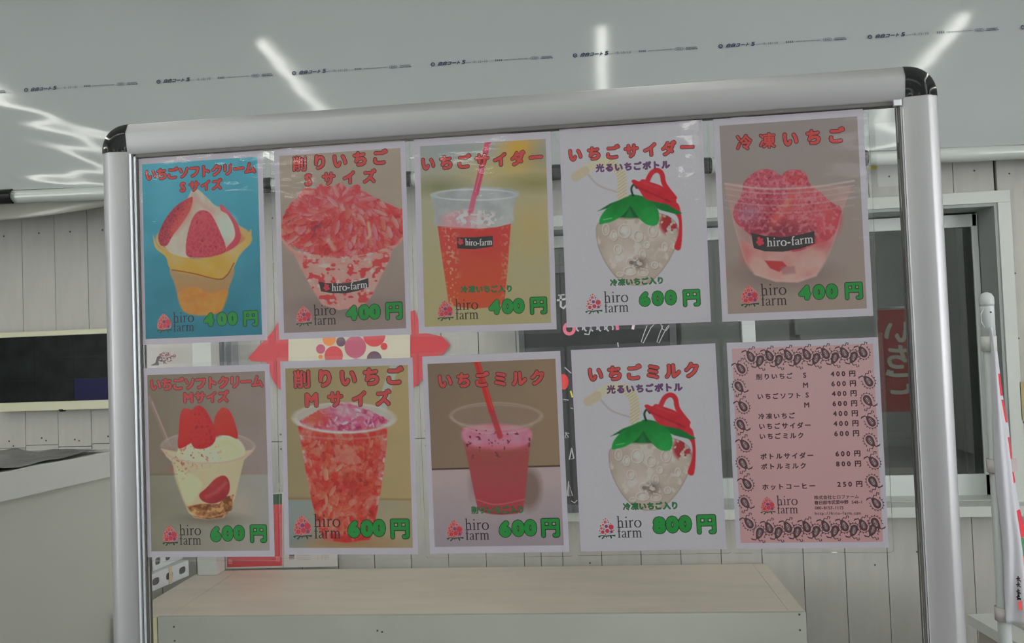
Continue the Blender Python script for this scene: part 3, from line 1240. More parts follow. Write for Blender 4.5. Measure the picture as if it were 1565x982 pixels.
# ------------------------------------------------------------------ flyers, wall signs
M_RED = mat('red_card', seen((164, 46, 54)), .5, .3, var=.03)
M_CREAM = mat('cream_card', seen((166, 160, 142)), .5, .3)
M_WCARD = mat('white_card', seen((160, 156, 152)), .5, .3)
M_MAG = mat('magenta_ink', seen((150, 62, 86)), .5)
M_PURP = mat('purple_ink', seen((82, 48, 66)), .5)
M_ORG = mat('orange_ink', seen((184, 104, 36)), .5)
M_REDI = mat('red_ink', seen((168, 44, 50)), .5)
M_DGRN = mat('leaf_green_ink', (.012, .09, .035), .5)
M_DARKI = mat('dark_ink', (.035, .015, .02), .5)


def card(name, pxs, Y, m, label, cat, thick=.002):
    xs2 = [at(a, b, Y) for a, b in pxs]
    t = MB()
    t.prism([(q.x, q.z) for q in xs2], Y - thick, Y)
    return tag(t.build(name, m), label, cat)


star = [(380, 547), (400, 524), (416, 508), (424, 494), (440, 480), (620, 478), (634, 474), (648, 508), (676, 514), (688, 527),
        (678, 541), (652, 548), (648, 578), (636, 590), (618, 600), (442, 600), (426, 593), (416, 578), (408, 553), (386, 552)]
SY = WY - .022
card('starburst_sign', star, SY, M_RED, 'red pointed starburst board on the wall behind the cream sheet', 'sign', .004)
lg = card('logo_sheet', [(441, 500), (627, 496), (627, 618), (441, 622)], SY - .006, M_CREAM, 'cream sheet with red and purple dots mounted on the red starburst', 'sign', .0015)
f_ = Flat()
YL = SY - .0085
dots = [(503, 518, 10.5, 3), (521, 522, 7.5, 2), (543, 530, 17.5, 1), (572, 512, 18, 4), (587, 529, 5.5, 4), (572, 548, 12, 2), (510, 543, 15, 4), (490, 533, 7.5, 1),
        (490, 545, 3.5, 3), (536, 502, 9, 2), (545, 562, 15, 1), (500, 566, 9, 2), (590, 560, 12, 4)]
for a, b, r, mi in dots:
    q = at(a, b, YL)
    f_.disc(q.x, -q.z, r * 3.19 / F_PX, 0, {1: 0, 2: 1, 3: 2, 4: 3}[mi], 24)
o = f_.build('dot_print', [M_MAG, M_PURP, M_ORG, M_REDI], lg)
o.location.y = YL

tp = card('tree_notice', [(218, 527), (297, 522), (297, 610), (218, 615)], WY - .02, M_WCARD, 'pale notice with a small red-leaved tree picture below the teal poster', 'notice')
f_ = Flat()
rr = random.Random(5)
q0_ = at(250, 548, WY - .0225)
px_ = 3.2 / F_PX
for k in range(110):
    a, r = rr.uniform(0, 2 * PI), rr.random() ** .5
    x, y = 9 + 16 * r * math.cos(a), -3 + 8 * r * math.sin(a)
    if y > 3 and x < 0:
        continue
    f_.disc(q0_.x + (x - 4) * px_, -q0_.z + y * px_, rr.uniform(.6, 1.3) * px_, 1e-5 * k, 0 if rr.random() < .6 else 1, 6)
f_.poly([(q0_.x + a * px_, -q0_.z + b * px_) for a, b in [(-21, 9), (-14, 6), (-11, -3), (-6, -6), (-4, -2), (-9, 2), (-8, 9)]], .0012, 1)
f_.poly([(q0_.x + a * px_, -q0_.z + b * px_) for a, b in [(-21, 9), (-8, 9), (-8, 10.2), (-21, 10.2)]], .0013, 1)
f_.stroke([(q0_.x + a * px_, -q0_.z + b * px_) for a, b in [(-10, 1), (-3, 4), (0, 3), (1, 8)]], 1.8 * px_, .0013, 1)
f_.stroke([(q0_.x + a * px_, -q0_.z + b * px_) for a, b in [(0, 3), (5, 8)]], 1.2 * px_, .0013, 1)
o = f_.build('tree_print', [mat('tree_red', seen((140, 70, 84)), .6), mat('tree_dark', seen((74, 62, 62)), .6)], tp)
o.location.y = WY - .0225
o.location.y -= 0

# flyers standing on the table by the wall
FYY = WY - .05
fr_ = card('red_flyer', [(345, 757), (433, 752), (433, 866.5), (345, 868.5)], FYY, M_WCARD, 'red strawberry flyer with white edge standing on the table behind the parfait poster', 'flyer')
f_ = Flat()
cn = [at(*p_, FYY - .0022) for p_ in [(347, 759), (431, 754), (431, 864), (347, 866.5)]]
f_.poly([(q.x, -q.z) for q in cn], 0, 0)
cn = [at(*p_, FYY - .0022) for p_ in [(347, 739 + 20), (431, 754), (431, 770), (347, 775)]]
f_.poly([(q.x, -q.z) for q in cn], .0003, 1)
for a, b in [(349, 857), (422, 853)]:
    q = at(a + 3, b, FYY - .0022)
    for k in range(5):
        f_.stroke([(q.x - 3.5 * px_, -q.z + (k * 1.7 - 3) * px_), (q.x + 3.5 * px_, -q.z + (k * 1.7 - 3) * px_)], .8 * px_, .0005, 2)
for k in range(40):
    q = at(rr.uniform(400, 430), rr.uniform(775, 845), FYY - .0022)
    f_.disc(q.x, -q.z, rr.uniform(.5, 1.3) * px_, .0006 + k * 1e-6, 3, 6)
o = f_.build('flyer_print', [M_RED, M_DGRN, mat('pale_print', seen((196, 110, 112)), .5), mat('berry_print', seen((150, 40, 50)), .5)], fr_)
o.location.y = FYY - .0022
fw_ = card('white_flyer', [(433.5, 770), (516, 766), (516, 865), (433.5, 866.5)], FYY - .003, M_WCARD, 'white flyer with grey print standing beside the red flyer', 'flyer')
f_ = Flat()
def L2(a, b, c, d, w, mi=0, lay=0):
    q, r = at(a, b, FYY - .0052), at(c, d, FYY - .0052)
    f_.stroke([(q.x, -q.z), (r.x, -r.z)], w * px_, lay, mi)
for k, w in enumerate((2.4, 1.6, 1.0)):
    L2(442, 848.5 + k * 2.6, 450, 848.2 + k * 2.6, w, 0)
for k in range(3):
    L2(453, 849 + k * 3, 474, 848.4 + k * 3, .8, 1)
for c0 in (486, 492, 498):
    L2(c0 - (1 if c0 == 486 else 0), 848, c0, 855, 1.0, 1)
    if c0 > 486:
        L2(c0 - 1, 848, c0 + 4, 848, 1, 1)
        L2(c0 + 4, 848, c0 + 4, 855, 1, 1)
        L2(c0, 851, c0 + 4, 851, 1, 1)
o = f_.build('flyer_print', [M_PURP, mat('grey_print', seen((140, 130, 132)), .5)], fw_)
o.location.y = FYY - .0052

# ------------------------------------------------------------------ chalkboard
CY = WY - .13
c0_, c1_ = at(793, 410, CY), at(1040, 784, CY)
cb = tag(empty('chalkboard'), 'black chalkboard with white chalk writing standing behind the middle posters', 'chalkboard')
cz1, cz0 = at(860, 405, CY).z, max(at(860, 786, CY).z, lz1 + .0065)
boxobj('board', c0_.x + .012, c1_.x - .012, CY - .006, CY + .01, cz0 + .012, cz1 - .012, mat('chalk_black', (.022, .022, .026), .55, .3, var=.3, vscale=8), cb)
t = MB()
t.box(c0_.x - .01, c0_.x + .012, CY - .012, CY + .012, cz0, cz1).box(c1_.x - .012, c1_.x + .012, CY - .012, CY + .012, cz0, cz1)
t.box(c0_.x + .012, c1_.x - .012, CY - .012, CY + .012, cz0, cz0 + .03).box(c0_.x + .012, c1_.x - .012, CY - .012, CY + .012, cz1 - .03, cz1)
t.build('board_frame', mat('board_frame', (.075, .08, .085), .4), cb, .002)
f_ = Flat()
CYF = CY - .0075
def C2(pts, w=1.6, mi=0, closed=False, lay=0.0):
    qs = [at(a, b, CYF) for a, b in pts]
    f_.stroke([(q.x, -q.z) for q in qs], w * 3.05 / F_PX, lay, mi, closed)
# kana at the left margin
C2([(853, 451), (863, 450)], 2)
C2([(851, 459), (867, 456)], 3)
C2([(857, 450), (857, 468), (861, 471), (866, 466)], 3.4)
# chalk heading with a pink ball letter
ball = [(870 + 7.5 * math.cos(k / 16 * 2 * PI), 502 + 8 * math.sin(k / 16 * 2 * PI)) for k in range(16)]
C2(ball, 5, 1, True)
for cx in (886, 898, 908, 920, 932):
    C2([(cx + 5 * math.cos(k / 10 * 2 * PI), 501 + 5 * math.sin(k / 10 * 2 * PI)) for k in range(3, 12)], 2.2, 0)
C2([(902, 504), (900, 511), (893, 510)], 2)
C2([(943, 496), (944, 504)], 5, 1)
C2([(969, 493), (967, 503)], 4, 2)
for off in (0, 24):
    C2([(989 + off, 497), (984 + off, 510), (980 + off, 522), (983 + off, 524), (988 + off, 514), (995 + off, 500), (1000 + off, 495)], 1.1)
C2([(1010, 495), (1013, 503), (1018, 505), (1024, 497), (1022, 492)], 1.1)
C2([(944, 523), (945, 530)], 1.8)
# marks down the board's left strip
C2([(863, 561), (873, 570)], 1.6)
f_.disc(at(861, 583, CYF).x, -at(861, 583, CYF).z, 8 * 3.05 / F_PX, 0.0001, 3, 16, 12 * 3.05 / F_PX)
C2([(872, 597), (875, 607)], 2.5, 4)
C2([(861, 610), (869, 611)], 1.3)
C2([(872, 623), (876, 624)], 1.3)
C2([(864, 660), (869, 668), (864, 669), (865, 661), (870, 662)], 1.4)
C2([(874, 684), (870, 702), (877, 700), (874, 686)], 2.0)
C2([(869, 735), (867, 757), (875, 757), (870, 740), (869, 758)], 1.4)
C2([(873, 765), (878, 768), (882, 764)], 1.3)
o = f_.build('chalk_drawing', [mat('chalk_white', (.6, .6, .62), .8), mat('chalk_pink', seen((186, 92, 112)), .8), mat('chalk_pale', seen((196, 170, 176)), .8),
                              mat('chalk_red', seen((190, 44, 44)), .8), mat('chalk_yellow', seen((180, 170, 40)), .8)], cb, stuff=True)
o.location.y = CYF

# ------------------------------------------------------------------ flag on its pole at the right
GY = 1.0
pt, pbm = at(1507, 447, GY), at(1515.5, 982, GY)
gx, gyb = pt.x, 0
pole = tag(empty('banner_pole', (pt.x, GY, 0)), 'white plastic banner pole standing in front of the window at the right', 'pole')
M_POLE = mat('pole_white', seen((150, 155, 154)), .4, .5)
ptop = pt.z
MB().tube([(0, 0, .05), (0, 0, ptop - .1)], [.0175, .0135], 16).build('pole_tube', M_POLE, pole)
MB().tube([(0, 0, ptop - .115), (0, 0, ptop - .02), (0, 0, ptop - .012), (0, 0, ptop)], [.0165, .0165, .0155, .004], 16).build('pole_cap', mat('cap_grey', seen((160, 166, 166)), .35), pole)
MB().tube([(0, 0, ptop - .035), (0, 0, ptop - .026), (0, 0, ptop - .012), (0, 0, ptop - .003), (0, 0, ptop + .001)], [.0165, .0178, .0172, .012, .003], 16).build('cap_ring', M_POLE, pole)
lp = MB()
lp.tube([(-.012, -.01, ptop - .04), (-.021, -.012, ptop - .055), (-.021, -.012, ptop - .075), (-.012, -.01, ptop - .09)], .0016, 6)
lp.build('cord_loop', M_POLE, pole)
MB().tube([(0, -.0155, ptop - .05), (.003, -.0175, ptop - .052)], .002, 6).build('cap_button', M_BLACK, pole)
MB().tube([(0, 0, ptop - .15), (0, 0, ptop - .112)], .018, 16).build('sleeve', M_TOPW, pole)
MB().tube([(0, 0, 0), (0, 0, .04), (0, 0, .05)], [.08, .08, .07], 20).build('base_block', M_GASK, pole)
for zpx, wd in ((711, .05), (937, .09)):
    zc = at(1513, zpx, GY).z
    MB().tube([(0, 0, zc - .017), (0, 0, zc + .017)], .0205, 14).box(.012, wd, -.006, .004, zc - .016, zc + .016).build('flag_clip', clear_mat('milky_clip', rough=.2, tint=(.9, .86, .86), haze=.75, hazecol=(.8, .74, .74)), pole)
# flag cloth: outline of the gathered banner given at its own depth
left_e = [(1513, 500), (1515.5, 540), (1518, 620), (1520, 700), (1523, 740), (1528, 790), (1532, 840), (1533, 900), (1535, 950)]
right_e = [(1514, 500), (1521, 540), (1527, 600), (1536, 650), (1545, 720), (1552, 780), (1562, 840), (1568, 900), (1573, 950)]
fold_e = [(1514.5, 500), (1522, 540), (1530.5, 600), (1541.5, 650), (1551, 720), (1560, 780), (1573, 840), (1592, 900), (1600, 950)]
nrow = 70


def edge(e, k):
    k = k * (len(e) - 1)
    i = min(int(k), len(e) - 2)
    t_ = k - i
    return e[i][0] * (1 - t_) + e[i + 1][0] * t_, e[i][1] * (1 - t_) + e[i + 1][1] * t_


fvv = []
ncol = 26
for r_ in range(nrow):
    k = r_ / (nrow - 1)
    lx, ly = edge(left_e, k)
    rx, ry = edge(right_e, k)
    a, b = at(lx, ly, GY - .02), at(rx, ry, GY - .02)
    for c_ in range(ncol):
        s = c_ / (ncol - 1)
        x = a.x + (b.x - a.x) * s
        z = a.z + (b.z - a.z) * s
        y = GY - .02 - .018 * math.sin(s * PI) * (0.3 + k) + .008 * math.sin(s * 9 + k * 5) * k
        fvv.append((x, y, z))
ffc = [(r_ * ncol + c_, r_ * ncol + c_ + 1, (r_ + 1) * ncol + c_ + 1, (r_ + 1) * ncol + c_) for r_ in range(nrow - 1) for c_ in range(ncol - 1)]
M_FLAG = mat('flag_cloth', seen((158, 158, 164)), .7, .2)
flag = tag(empty('banner_flag'), 'white banner cloth with red strawberry edge hanging gathered from the white pole', 'flag')
t = MB()
t.add(fvv, ffc, 0, True)
o = t.build('cloth', M_FLAG, flag, fix=False)
o.modifiers.new('thickness', 'SOLIDIFY').thickness = .0015
# the second fold, red printed side, just behind
fvv = []
for r_ in range(nrow):
    k = r_ / (nrow - 1)
    lx, ly = edge(right_e, k)
    rx, ry = edge(fold_e, k)
    a, b = at(lx, ly, GY - .012), at(rx, ry, GY + .05)
    for c_ in range(12):
        s = c_ / 11
        fvv.append((a.x + (b.x - a.x) * s - .004 * (1 - s), a.y + (b.y - a.y) * s + .01 * math.sin(s * 5 + k * 6) * s, a.z + (b.z - a.z) * s))
ffc = [(r_ * 12 + c_, r_ * 12 + c_ + 1, (r_ + 1) * 12 + c_ + 1, (r_ + 1) * 12 + c_) for r_ in range(nrow - 1) for c_ in range(11)]
mi = []
for (a, b, c_, d) in ffc:
    row, col_ = a // 12, a % 12
    ypx = 500 + 450 * row / (nrow - 1)
    if 580 < ypx < 612 or 622 < ypx < 662 or 680 < ypx < 735 or 775 < ypx < 815:
        mi.append(1)
    elif 815 <= ypx < 842 and col_ < 8:
        mi.append(2)
    elif 842 <= ypx < 868:
        mi.append(3)
    else:
        mi.append(0)
t = MB()
t.add(fvv, ffc, 0, True)
t.m = mi
o = t.build('cloth_fold', [M_FLAG, mat('flag_red', seen((176, 42, 56)), .6), mat('flag_green', seen((46, 110, 66)), .6), mat('flag_orange', seen((190, 86, 52)), .6)], flag, fix=False)
o.modifiers.new('thickness', 'SOLIDIFY').thickness = .0015
f_ = Flat()
def G2(pts, w, mi=0):
    qs = [at(a, b, GY - .05) for a, b in pts]
    f_.stroke([(q.x, -q.z) for q in qs], w * 2.5 / F_PX, 0, mi)
for y in (884, 893, 903, 912):
    G2([(1553, y), (1559, y - 1)], 1.3)
    G2([(1556, y - 4), (1555.5, y + 4)], 1.5)
    G2([(1557, y + 1), (1560, y + 4)], 1.2)
G2([(1554, y + 3), (1560, y + 2.5)], 1.2)
G2([(1555, 915), (1560, 914)], 1.6)
G2([(1557, 904), (1557, 912)], 1.6)
qs = [at(a, b, GY - .05) for a, b in [(1556, 919), (1561.5, 918), (1562.5, 931), (1557, 932)]]
f_.poly([(q.x, -q.z) for q in qs], 0, 1)
o = f_.build('brush_lettering', [M_DARKI, mat('seal_red', seen((214, 66, 62)), .6)], flag)
o.location.y = GY - .05

# white storage bench at the right corner
BY = 1.55
b1, b2 = at(1478, 942, BY), at(1565, 1010, BY - .5)
bench = tag(empty('white_bench'), 'low white lidded bench in the right corner behind the banner pole', 'bench')
bz_ = floorpt(1475, 943, .72)
hz_ = .70
r0, r1 = floorpt(1478, 938, hz_), floorpt(1560, 985, hz_)
d_ = (r1 - r0).normalized()
n_ = Vector((-d_.y, d_.x, 0))
if n_.x < 0:
    n_ = -n_
r0b = r0 - d_ * max(0.0, (0)) 
t = MB()
slabpts = [r0, r0 + d_ * 1.3, r0 + d_ * 1.3 + n_ * .7, r0 + n_ * .7]


def slab2(z0, z1, ins, name, m, off=0.0, w=.7):
    t = MB()
    pp = [r0 + d_ * ins + n_ * (ins + off), r0 + d_ * (1.3 - ins) + n_ * (ins + off), r0 + d_ * (1.3 - ins) + n_ * (w - ins), r0 + d_ * ins + n_ * (w - ins)]
    pp = [Vector((q.x, min(q.y, WY - .03), 0)) for q in pp]
    v = [(q.x, q.y, z0) for q in pp] + [(q.x, q.y, z1) for q in pp]
    t.add(v, [(0, 1, 2, 3), (4, 5, 6, 7), (0, 1, 5, 4), (1, 2, 6, 5), (2, 3, 7, 6), (3, 0, 4, 7)])
    return t.build(name, m, bench)


slab2(0, hz_ - .03, .02, 'bench_body', mat('bench_brown', seen((128, 122, 116)), .5))
slab2(hz_ - .03, hz_ - .006, 0, 'bench_rim', M_TOPW)
slab2(hz_ - .0058, hz_, 0, 'lid_strip', M_TOPW, 0, .075)
slab2(hz_ - .0058, hz_ + .004, 0, 'lid', M_TOPW, .085, .7)

# red strawberry banner in the room, seen mirrored in the window glass
MY = 2 * (WY + .11)
RBY = -2.4
RV = MY - RBY
ra, rb = at(1340, 474, RV), at(1404, 628, RV)
rb_ = tag(empty('red_banner', ((ra.x + rb.x) / 2, RBY, 0)), 'red strawberry banner with pale lettering mirrored in the right window pane', 'banner')
hw = abs(rb.x - ra.x) / 2
MB().box(-hw, hw, -.002, .002, rb.z, ra.z).build('cloth', mat('banner_red', (.50, .035, .03), .6), rb_)
MB().tube([(-hw - .015, 0, .05), (-hw - .015, 0, ra.z + .06)], .012, 12).build('pole', M_POLE, rb_)
MB().tube([(-hw - .015, 0, ra.z + .02), (hw, 0, ra.z + .02)], .008, 10).build('cross_bar', M_POLE, rb_)
MB().box(-hw - .17, -hw + .14, -.15, .15, 0, .05).build('base', M_GASK, rb_, .01)
f_ = Flat()
hh_ = (ra.z - rb.z)
for k, ch in enumerate('いちご'):
    f_.char(ch, 0, -(ra.z - hh_ * (.22 + .25 * k)), hh_ * .23, .04, 0, 0, n=6)
f_.v = [(-x, .004 - y * 4, z) for x, y, z in f_.v]
f_.f = [tuple(reversed(a)) for a in f_.f]
f_.build('lettering', [mat('banner_pale', (.62, .66, .55), .6)], rb_)

# ------------------------------------------------------------------ the sign frame
sign = tag(empty('sign_frame'), 'tall aluminium sign frame with black corners holding the clear menu board', 'sign frame')


def bw(x, y):
    return x, ZB - y


OXL, OXR = -.6195, .6545
OZT = ZB + .5375
PWD = .0512
prof = [(0, .012), (0, -.0085), (.002, -.0102), (.018, -.0130), (.032, -.0153), (.0355, -.0143), (.0470, -.0090), (.0495, -.0050), (.0508, .001), (.0512, .012)]
CR = .0465       # the corner's square
BOT = .42


def post(side):
    """side -1 left, +1 right; s runs outwards from the inner edge"""
    xo = OXL if side < 0 else OXR
    xi = xo - side * PWD
    t = MB()
    zz = (0.03, OZT - CR - .0003)
    v = []
    for z in zz:
        for s, y in prof:
            v.append((xi + side * s, y, z))
    n = len(prof)
    t.add(v, [(i, (i + 1) % n, n + (i + 1) % n, n + i) for i in range(n)], 0, False)
    t.add(v[:n], [tuple(range(n))])
    t.add(v[n:], [tuple(range(n))])
    o = t.build('post', M_ALU, sign)
    me = o.data
    for p in me.polygons:
        if abs(p.normal.z) < .5:
            p.use_smooth = True
    o.modifiers.new('split', 'EDGE_SPLIT').split_angle = math.radians(35)
    return o


post(-1)
post(1)
# top rail
t = MB()
v = []
xa, xb = OXL + CR + .0003, OXR - CR - .0003
n = len(prof)
for x in (xa, xb):
    for s, y in prof:
        v.append((x, y, OZT - PWD + s))
t.add(v, [(i, (i + 1) % n, n + (i + 1) % n, n + i) for i in range(n)])
t.add(v[:n], [tuple(range(n))])
t.add(v[n:], [tuple(range(n))])
o = t.build('top_rail', M_ALU, sign)
for p in o.data.polygons:
    p.use_smooth = abs(p.normal.x) < .5
o.modifiers.new('split', 'EDGE_SPLIT').split_angle = math.radians(35)
# lower rail and feet, below the picture
boxobj('bottom_rail', OXL + PWD, OXR - PWD, -.012, .012, BOT, BOT + .05, M_ALU, sign, .002)
for x in (OXL + .025, OXR - .025):
    boxobj('foot', x - .03, x + .03, -.28, .28, 0, .03, M_ALU, sign, .004)
# corner caps: the profile swept a quarter turn
for side in (-1, 1):
    t = MB()
    xi = (OXL + CR) if side < 0 else (OXR - CR)
    zi = OZT - CR
    v = []
    steps = 14
    pr = [(s * CR / PWD, y + (-.0012 if y < .01 else 0)) for s, y in prof]
    pr[0] = (0.0, .012)
    pr[1] = (0.0, -.0128)
    for k in range(steps + 1):
        a = (PI / 2) * k / steps
        # the swept outline is slightly squarer than a circle
        q = (abs(math.cos(a)) ** 2.25 + abs(math.sin(a)) ** 2.25) ** (-1 / 2.25)
        for s, y in pr:
            rr_ = s * q
            v.append((xi + side * rr_ * math.cos(a), y, zi + rr_ * math.sin(a)))
    n = len(pr)
    f = []
    for k in range(steps):
        for i in range(n):
            j = (i + 1) % n
            f.append((k * n + i, k * n + j, (k + 1) * n + j, (k + 1) * n + i))
    t.add(v, f, 0, True)
    t.add(v[:n], [tuple(range(n))])
    t.add(v[-n:], [tuple(range(n))])
    o = t.build('corner_cap', M_BLACK, sign)
    bm = bmesh.new()
    bm.from_mesh(o.data)
    bmesh.ops.remove_doubles(bm, verts=bm.verts, dist=1e-6)
    bm.to_mesh(o.data)
    bm.free()
    o.modifiers.new('split', 'EDGE_SPLIT').split_angle = math.radians(50)
# inner lips and gaskets
zt_in = OZT - PWD
li = OXL + PWD
ri = OXR - PWD
t = MB()
t.box(li + .0003, li + .0035, -.0135, .006, BOT + .05, zt_in)
t.box(li + .0050, li + .0085, -.0095, .006, BOT + .05, zt_in - .004)
t.box(li + .0003, li + .0085, -.002, .006, BOT + .05, zt_in)
t.build('inner_lip', M_ALUL, sign)
t = MB()
t.box(li + .0087, ri - .0052, -.009, .006, zt_in - .0055, zt_in - .0003)
t.box(ri - .0050, ri - .0028, -.0075, .006, BOT + .05, zt_in - .006)
t.box(li + .0087, li + .0105, -.007, .006, BOT + .05, zt_in - .006)
t.build('gasket', M_GASK, sign)
t = MB()
t.box(ri - .0026, ri - .0006, -.0085, .004, BOT + .05, zt_in - .006)
t.build('inner_lip', M_ALU, sign)
boxobj('corner_tab', ri - .013, ri - .002, -.0145, -.0095, zt_in - .008, zt_in + .001, M_ALUL, sign, .001)
M_ACR = clear_mat('clear_acrylic', ior=1.42, rough=.012, tint=(.985, .99, .985), haze=.004, gloss=.8)
boxobj('clear_panel', li + .0106, ri - .0052, -.0032, -.0002, BOT + .0505, zt_in - .0056, M_ACR, sign)

# ------------------------------------------------------------------ the ten laminated posters
ZOOM = {1: (205, 220, 3.167), 2: (415, 200, 2.978), 3: (625, 190, 2.974), 4: (845, 175, 2.931), 5: (1080, 160, 2.887),
        6: (215, 545, 3.117), 7: (425, 535, 3.0215), 8: (640, 530, 2.976), 9: (865, 515, 2.931), 10: (1100, 505, 2.847)}
# paper corners (tl, tr, br, bl) in each poster's own artwork units
PAPER = {1: [(15, 75), (628, 45), (657, 942), (35, 968)], 2: [(12, 90), (612, 52), (640, 925), (40, 945)], 3: [(22, 75), (648, 38), (672, 928), (48, 947)],
         4: [(22, 70), (672, 25), (705, 930), (65, 952)], 5: [(22, 70), (690, 22), (735, 930), (62, 957)], 6: [(15, 55), (622, 32), (642, 945), (37, 953)],
         7: [(15, 52), (628, 32), (648, 935), (33, 942)], 8: [(22, 45), (642, 18), (683, 925), (55, 937)], 9: [(22, 57), (665, 30), (717, 945), (70, 953)],
         10: [(20, 52), (692, 28), (728, 940), (72, 948)]}
PRINT = {1: [(44, 105), (605, 68), (632, 915), (57, 940)], 2: [(37, 118), (588, 84), (620, 895), (62, 917)], 3: [(50, 107), (622, 70), (650, 898), (75, 918)],
         5: [(50, 98), (663, 55), (708, 895), (87, 925)], 6: [(38, 88), (603, 65), (617, 917), (57, 925)], 7: [(40, 85), (605, 65), (626, 905), (53, 912)],
         8: [(48, 78), (620, 53), (658, 893), (75, 907)], 10: [(45, 80), (667, 55), (705, 915), (90, 922)],
         4: [(40, 88), (655, 45), (690, 915), (80, 935)], 9: [(40, 75), (648, 50), (698, 928), (88, 935)]}
# place of each poster on the board: x, y below the datum, turn
PLACE = {1: (-.4559, -.3309, .0015), 2: (-.2266, -.3307, .0009), 3: (-.0037, -.3307, .0084), 4: (.2203, -.3318, .0005), 5: (.4463, -.3311, -.0002),
         6: (-.4539, .0033, .0003), 7: (-.2268, .0008, .0064), 8: (0., 0., -.0064), 9: (.2264, -.0023, -.0104), 10: (.4513, -.0035, -.001)}
RECT = np.array([(-.105, -.1485), (.105, -.1485), (.105, .1485), (-.105, .1485)])


def homog(src, dst):
    A = []
    for (x, y), (u, v) in zip(src, dst):
        A.append([x, y, 1, 0, 0, 0, -u * x, -u * y, -u])
        A.append([0, 0, 0, x, y, 1, -v * x, -v * y, -v])
    return np.linalg.svd(np.array(A))[2][-1].reshape(3, 3)


def hap(H, x, y):
    w = H[2, 0] * x + H[2, 1] * y + H[2, 2]
    return (H[0, 0] * x + H[0, 1] * y + H[0, 2]) / w, (H[1, 0] * x + H[1, 1] * y + H[1, 2]) / w


M_FILM = clear_mat('laminate_film', ior=1.45, rough=.035, tint=(.99, .99, .99), haze=.008, hazecol=(.75, .75, .78), bump=.0022, bscale=7, stretch=(1, 1, 4.0), gloss=.8, crinkle=.03)
M_TRED = mat('title_red', seen((212, 62, 60)), .55)
M_TOUT = mat('title_outline', seen((52, 10, 18)), .55)
M_PGRN = mat('price_green', seen((0, 132, 44)), .55)
M_POUT = mat('price_outline', seen((4, 18, 8)), .55)
M_VIO = mat('violet_ink', seen((98, 50, 104)), .55)
M_VIOO = mat('violet_outline', seen((50, 22, 54)), .55)
M_LRED = mat('logo_red', seen((208, 48, 62)), .55)
M_LCOR = mat('logo_coral', seen((216, 78, 66)), .55)
M_LPUR = mat('logo_purple', seen((130, 48, 98)), .55)
M_LTXT = mat('logo_text', seen((44, 24, 38)), .55)
M_LHAL = mat('logo_halo', seen((212, 118, 118)), .55)
M_BLAB = mat('label_black', seen((40, 32, 34)), .5)
M_LWHT = mat('label_white', seen((206, 200, 200)), .5)
M_MENU = mat('menu_ink', seen((62, 22, 30)), .55)
M_PAIS = mat('paisley_ink', seen((72, 44, 50)), .55)
M_PAISL = mat('paisley_pale', seen((220, 214, 212)), .55)

LOGO = [(265, 270, 22, 1), (210, 292, 16, 1), (318, 312, 16, 1), (250, 358, 42, 1), (340, 365, 20, 2), (168, 370, 14, 0), (188, 430, 28, 0), (122, 460, 22, 0),
        (278, 478, 46, 2), (350, 425, 12, 2), (400, 400, 14, 0), (410, 500, 72, 0), (140, 530, 36, 1), (210, 550, 20, 2), (300, 603, 58, 0), (415, 628, 42, 2),
        (88, 592, 18, 0), (172, 632, 50, 0), (243, 690, 22, 1), (475, 587, 18, 0), (100, 675, 16, 1), (365, 670, 10, 2), (198, 495, 12, 0)]
LLEAF = [[(35, 740), (130, 715), (190, 745), (120, 740), (70, 790), (50, 765)], [(130, 715), (270, 728), (215, 770), (160, 830), (125, 810), (190, 745)],
         [(215, 735), (330, 728), (285, 748), (265, 805), (235, 745)], [(270, 725), (400, 715), (425, 790), (395, 825), (365, 760), (330, 740), (315, 785), (285, 740)],
         [(370, 718), (520, 712), (515, 765), (440, 750)]]


# ---- paintings, in each poster's artwork units
def chips(A, m, s, seed, cols, dark, edge=.10, rot=.5, amt=.8, sy=None):
    i1, i2, e = A.cells(s, seed, sy or s * .7, rot)
    cols = np.array(cols, float)
    k = np.clip((i1 * len(cols)).astype(int), 0, len(cols) - 1)
    col = cols[k] * (0.9 + .2 * i2[..., None])
    A.put(m, col, amt)
    A.put(m * np.clip((edge - e) / edge, 0, 1), dark, .3)
    A.put(m * np.clip((A.noise(s * .5, seed + 70) - .56) / .1, 0, 1), np.array(cols).max(0) + 10, .35)
    A.put(m * np.clip((.4 - A.noise(s * .8, seed + 71)) / .1, 0, 1), dark, .45)


def brand_label(fl, H, pts, text_l, kx=1.0):
    fl.poly([hap(H, *p) for p in pts], .00002, 0)


def flakes(A, m, box, n, size, cols, edge, seed, flow=None):
    rng = np.random.RandomState(seed)
    x0, y0, x1, y1 = box
    for i in range(n):
        cx, cy = rng.uniform(x0, x1), rng.uniform(y0, y1)
        a = rng.uniform(-.5, .5) + (flow(cx, cy) if flow else rng.uniform(0, 3.1))
        L_, W2 = size * rng.uniform(.7, 1.5), size * rng.uniform(.28, .5)
        c, q = math.cos(a), math.sin(a)
        pts_ = []
        for u, v in ((-L_, -W2 * .3), (-L_ * .4, -W2), (L_ * .5, -W2 * .9), (L_, -W2 * .1), (L_ * .6, W2 * .8), (-L_ * .5, W2)):
            u += rng.uniform(-.2, .2) * L_
            pts_.append((cx + u * c - v * q, cy + u * q + v * c))
        k = A.inside(pts_, 1.6, False) * m
        if k.max() <= 0:
            continue
        col = np.array(cols[rng.randint(len(cols))], float) * rng.uniform(.93, 1.06)
        sh_ = A.inside([(p_[0] + 3, p_[1] + 5) for p_ in pts_], 5, False) * m
        A.put(sh_, edge, .35)
        t_ = ((A.X - cx) * -q + (A.Y - cy) * c) / (W2 * 2) + .5
        A.put(k, A.mixc(t_, np.minimum(col * 1.14 + 8, 240), col * .88), .92)


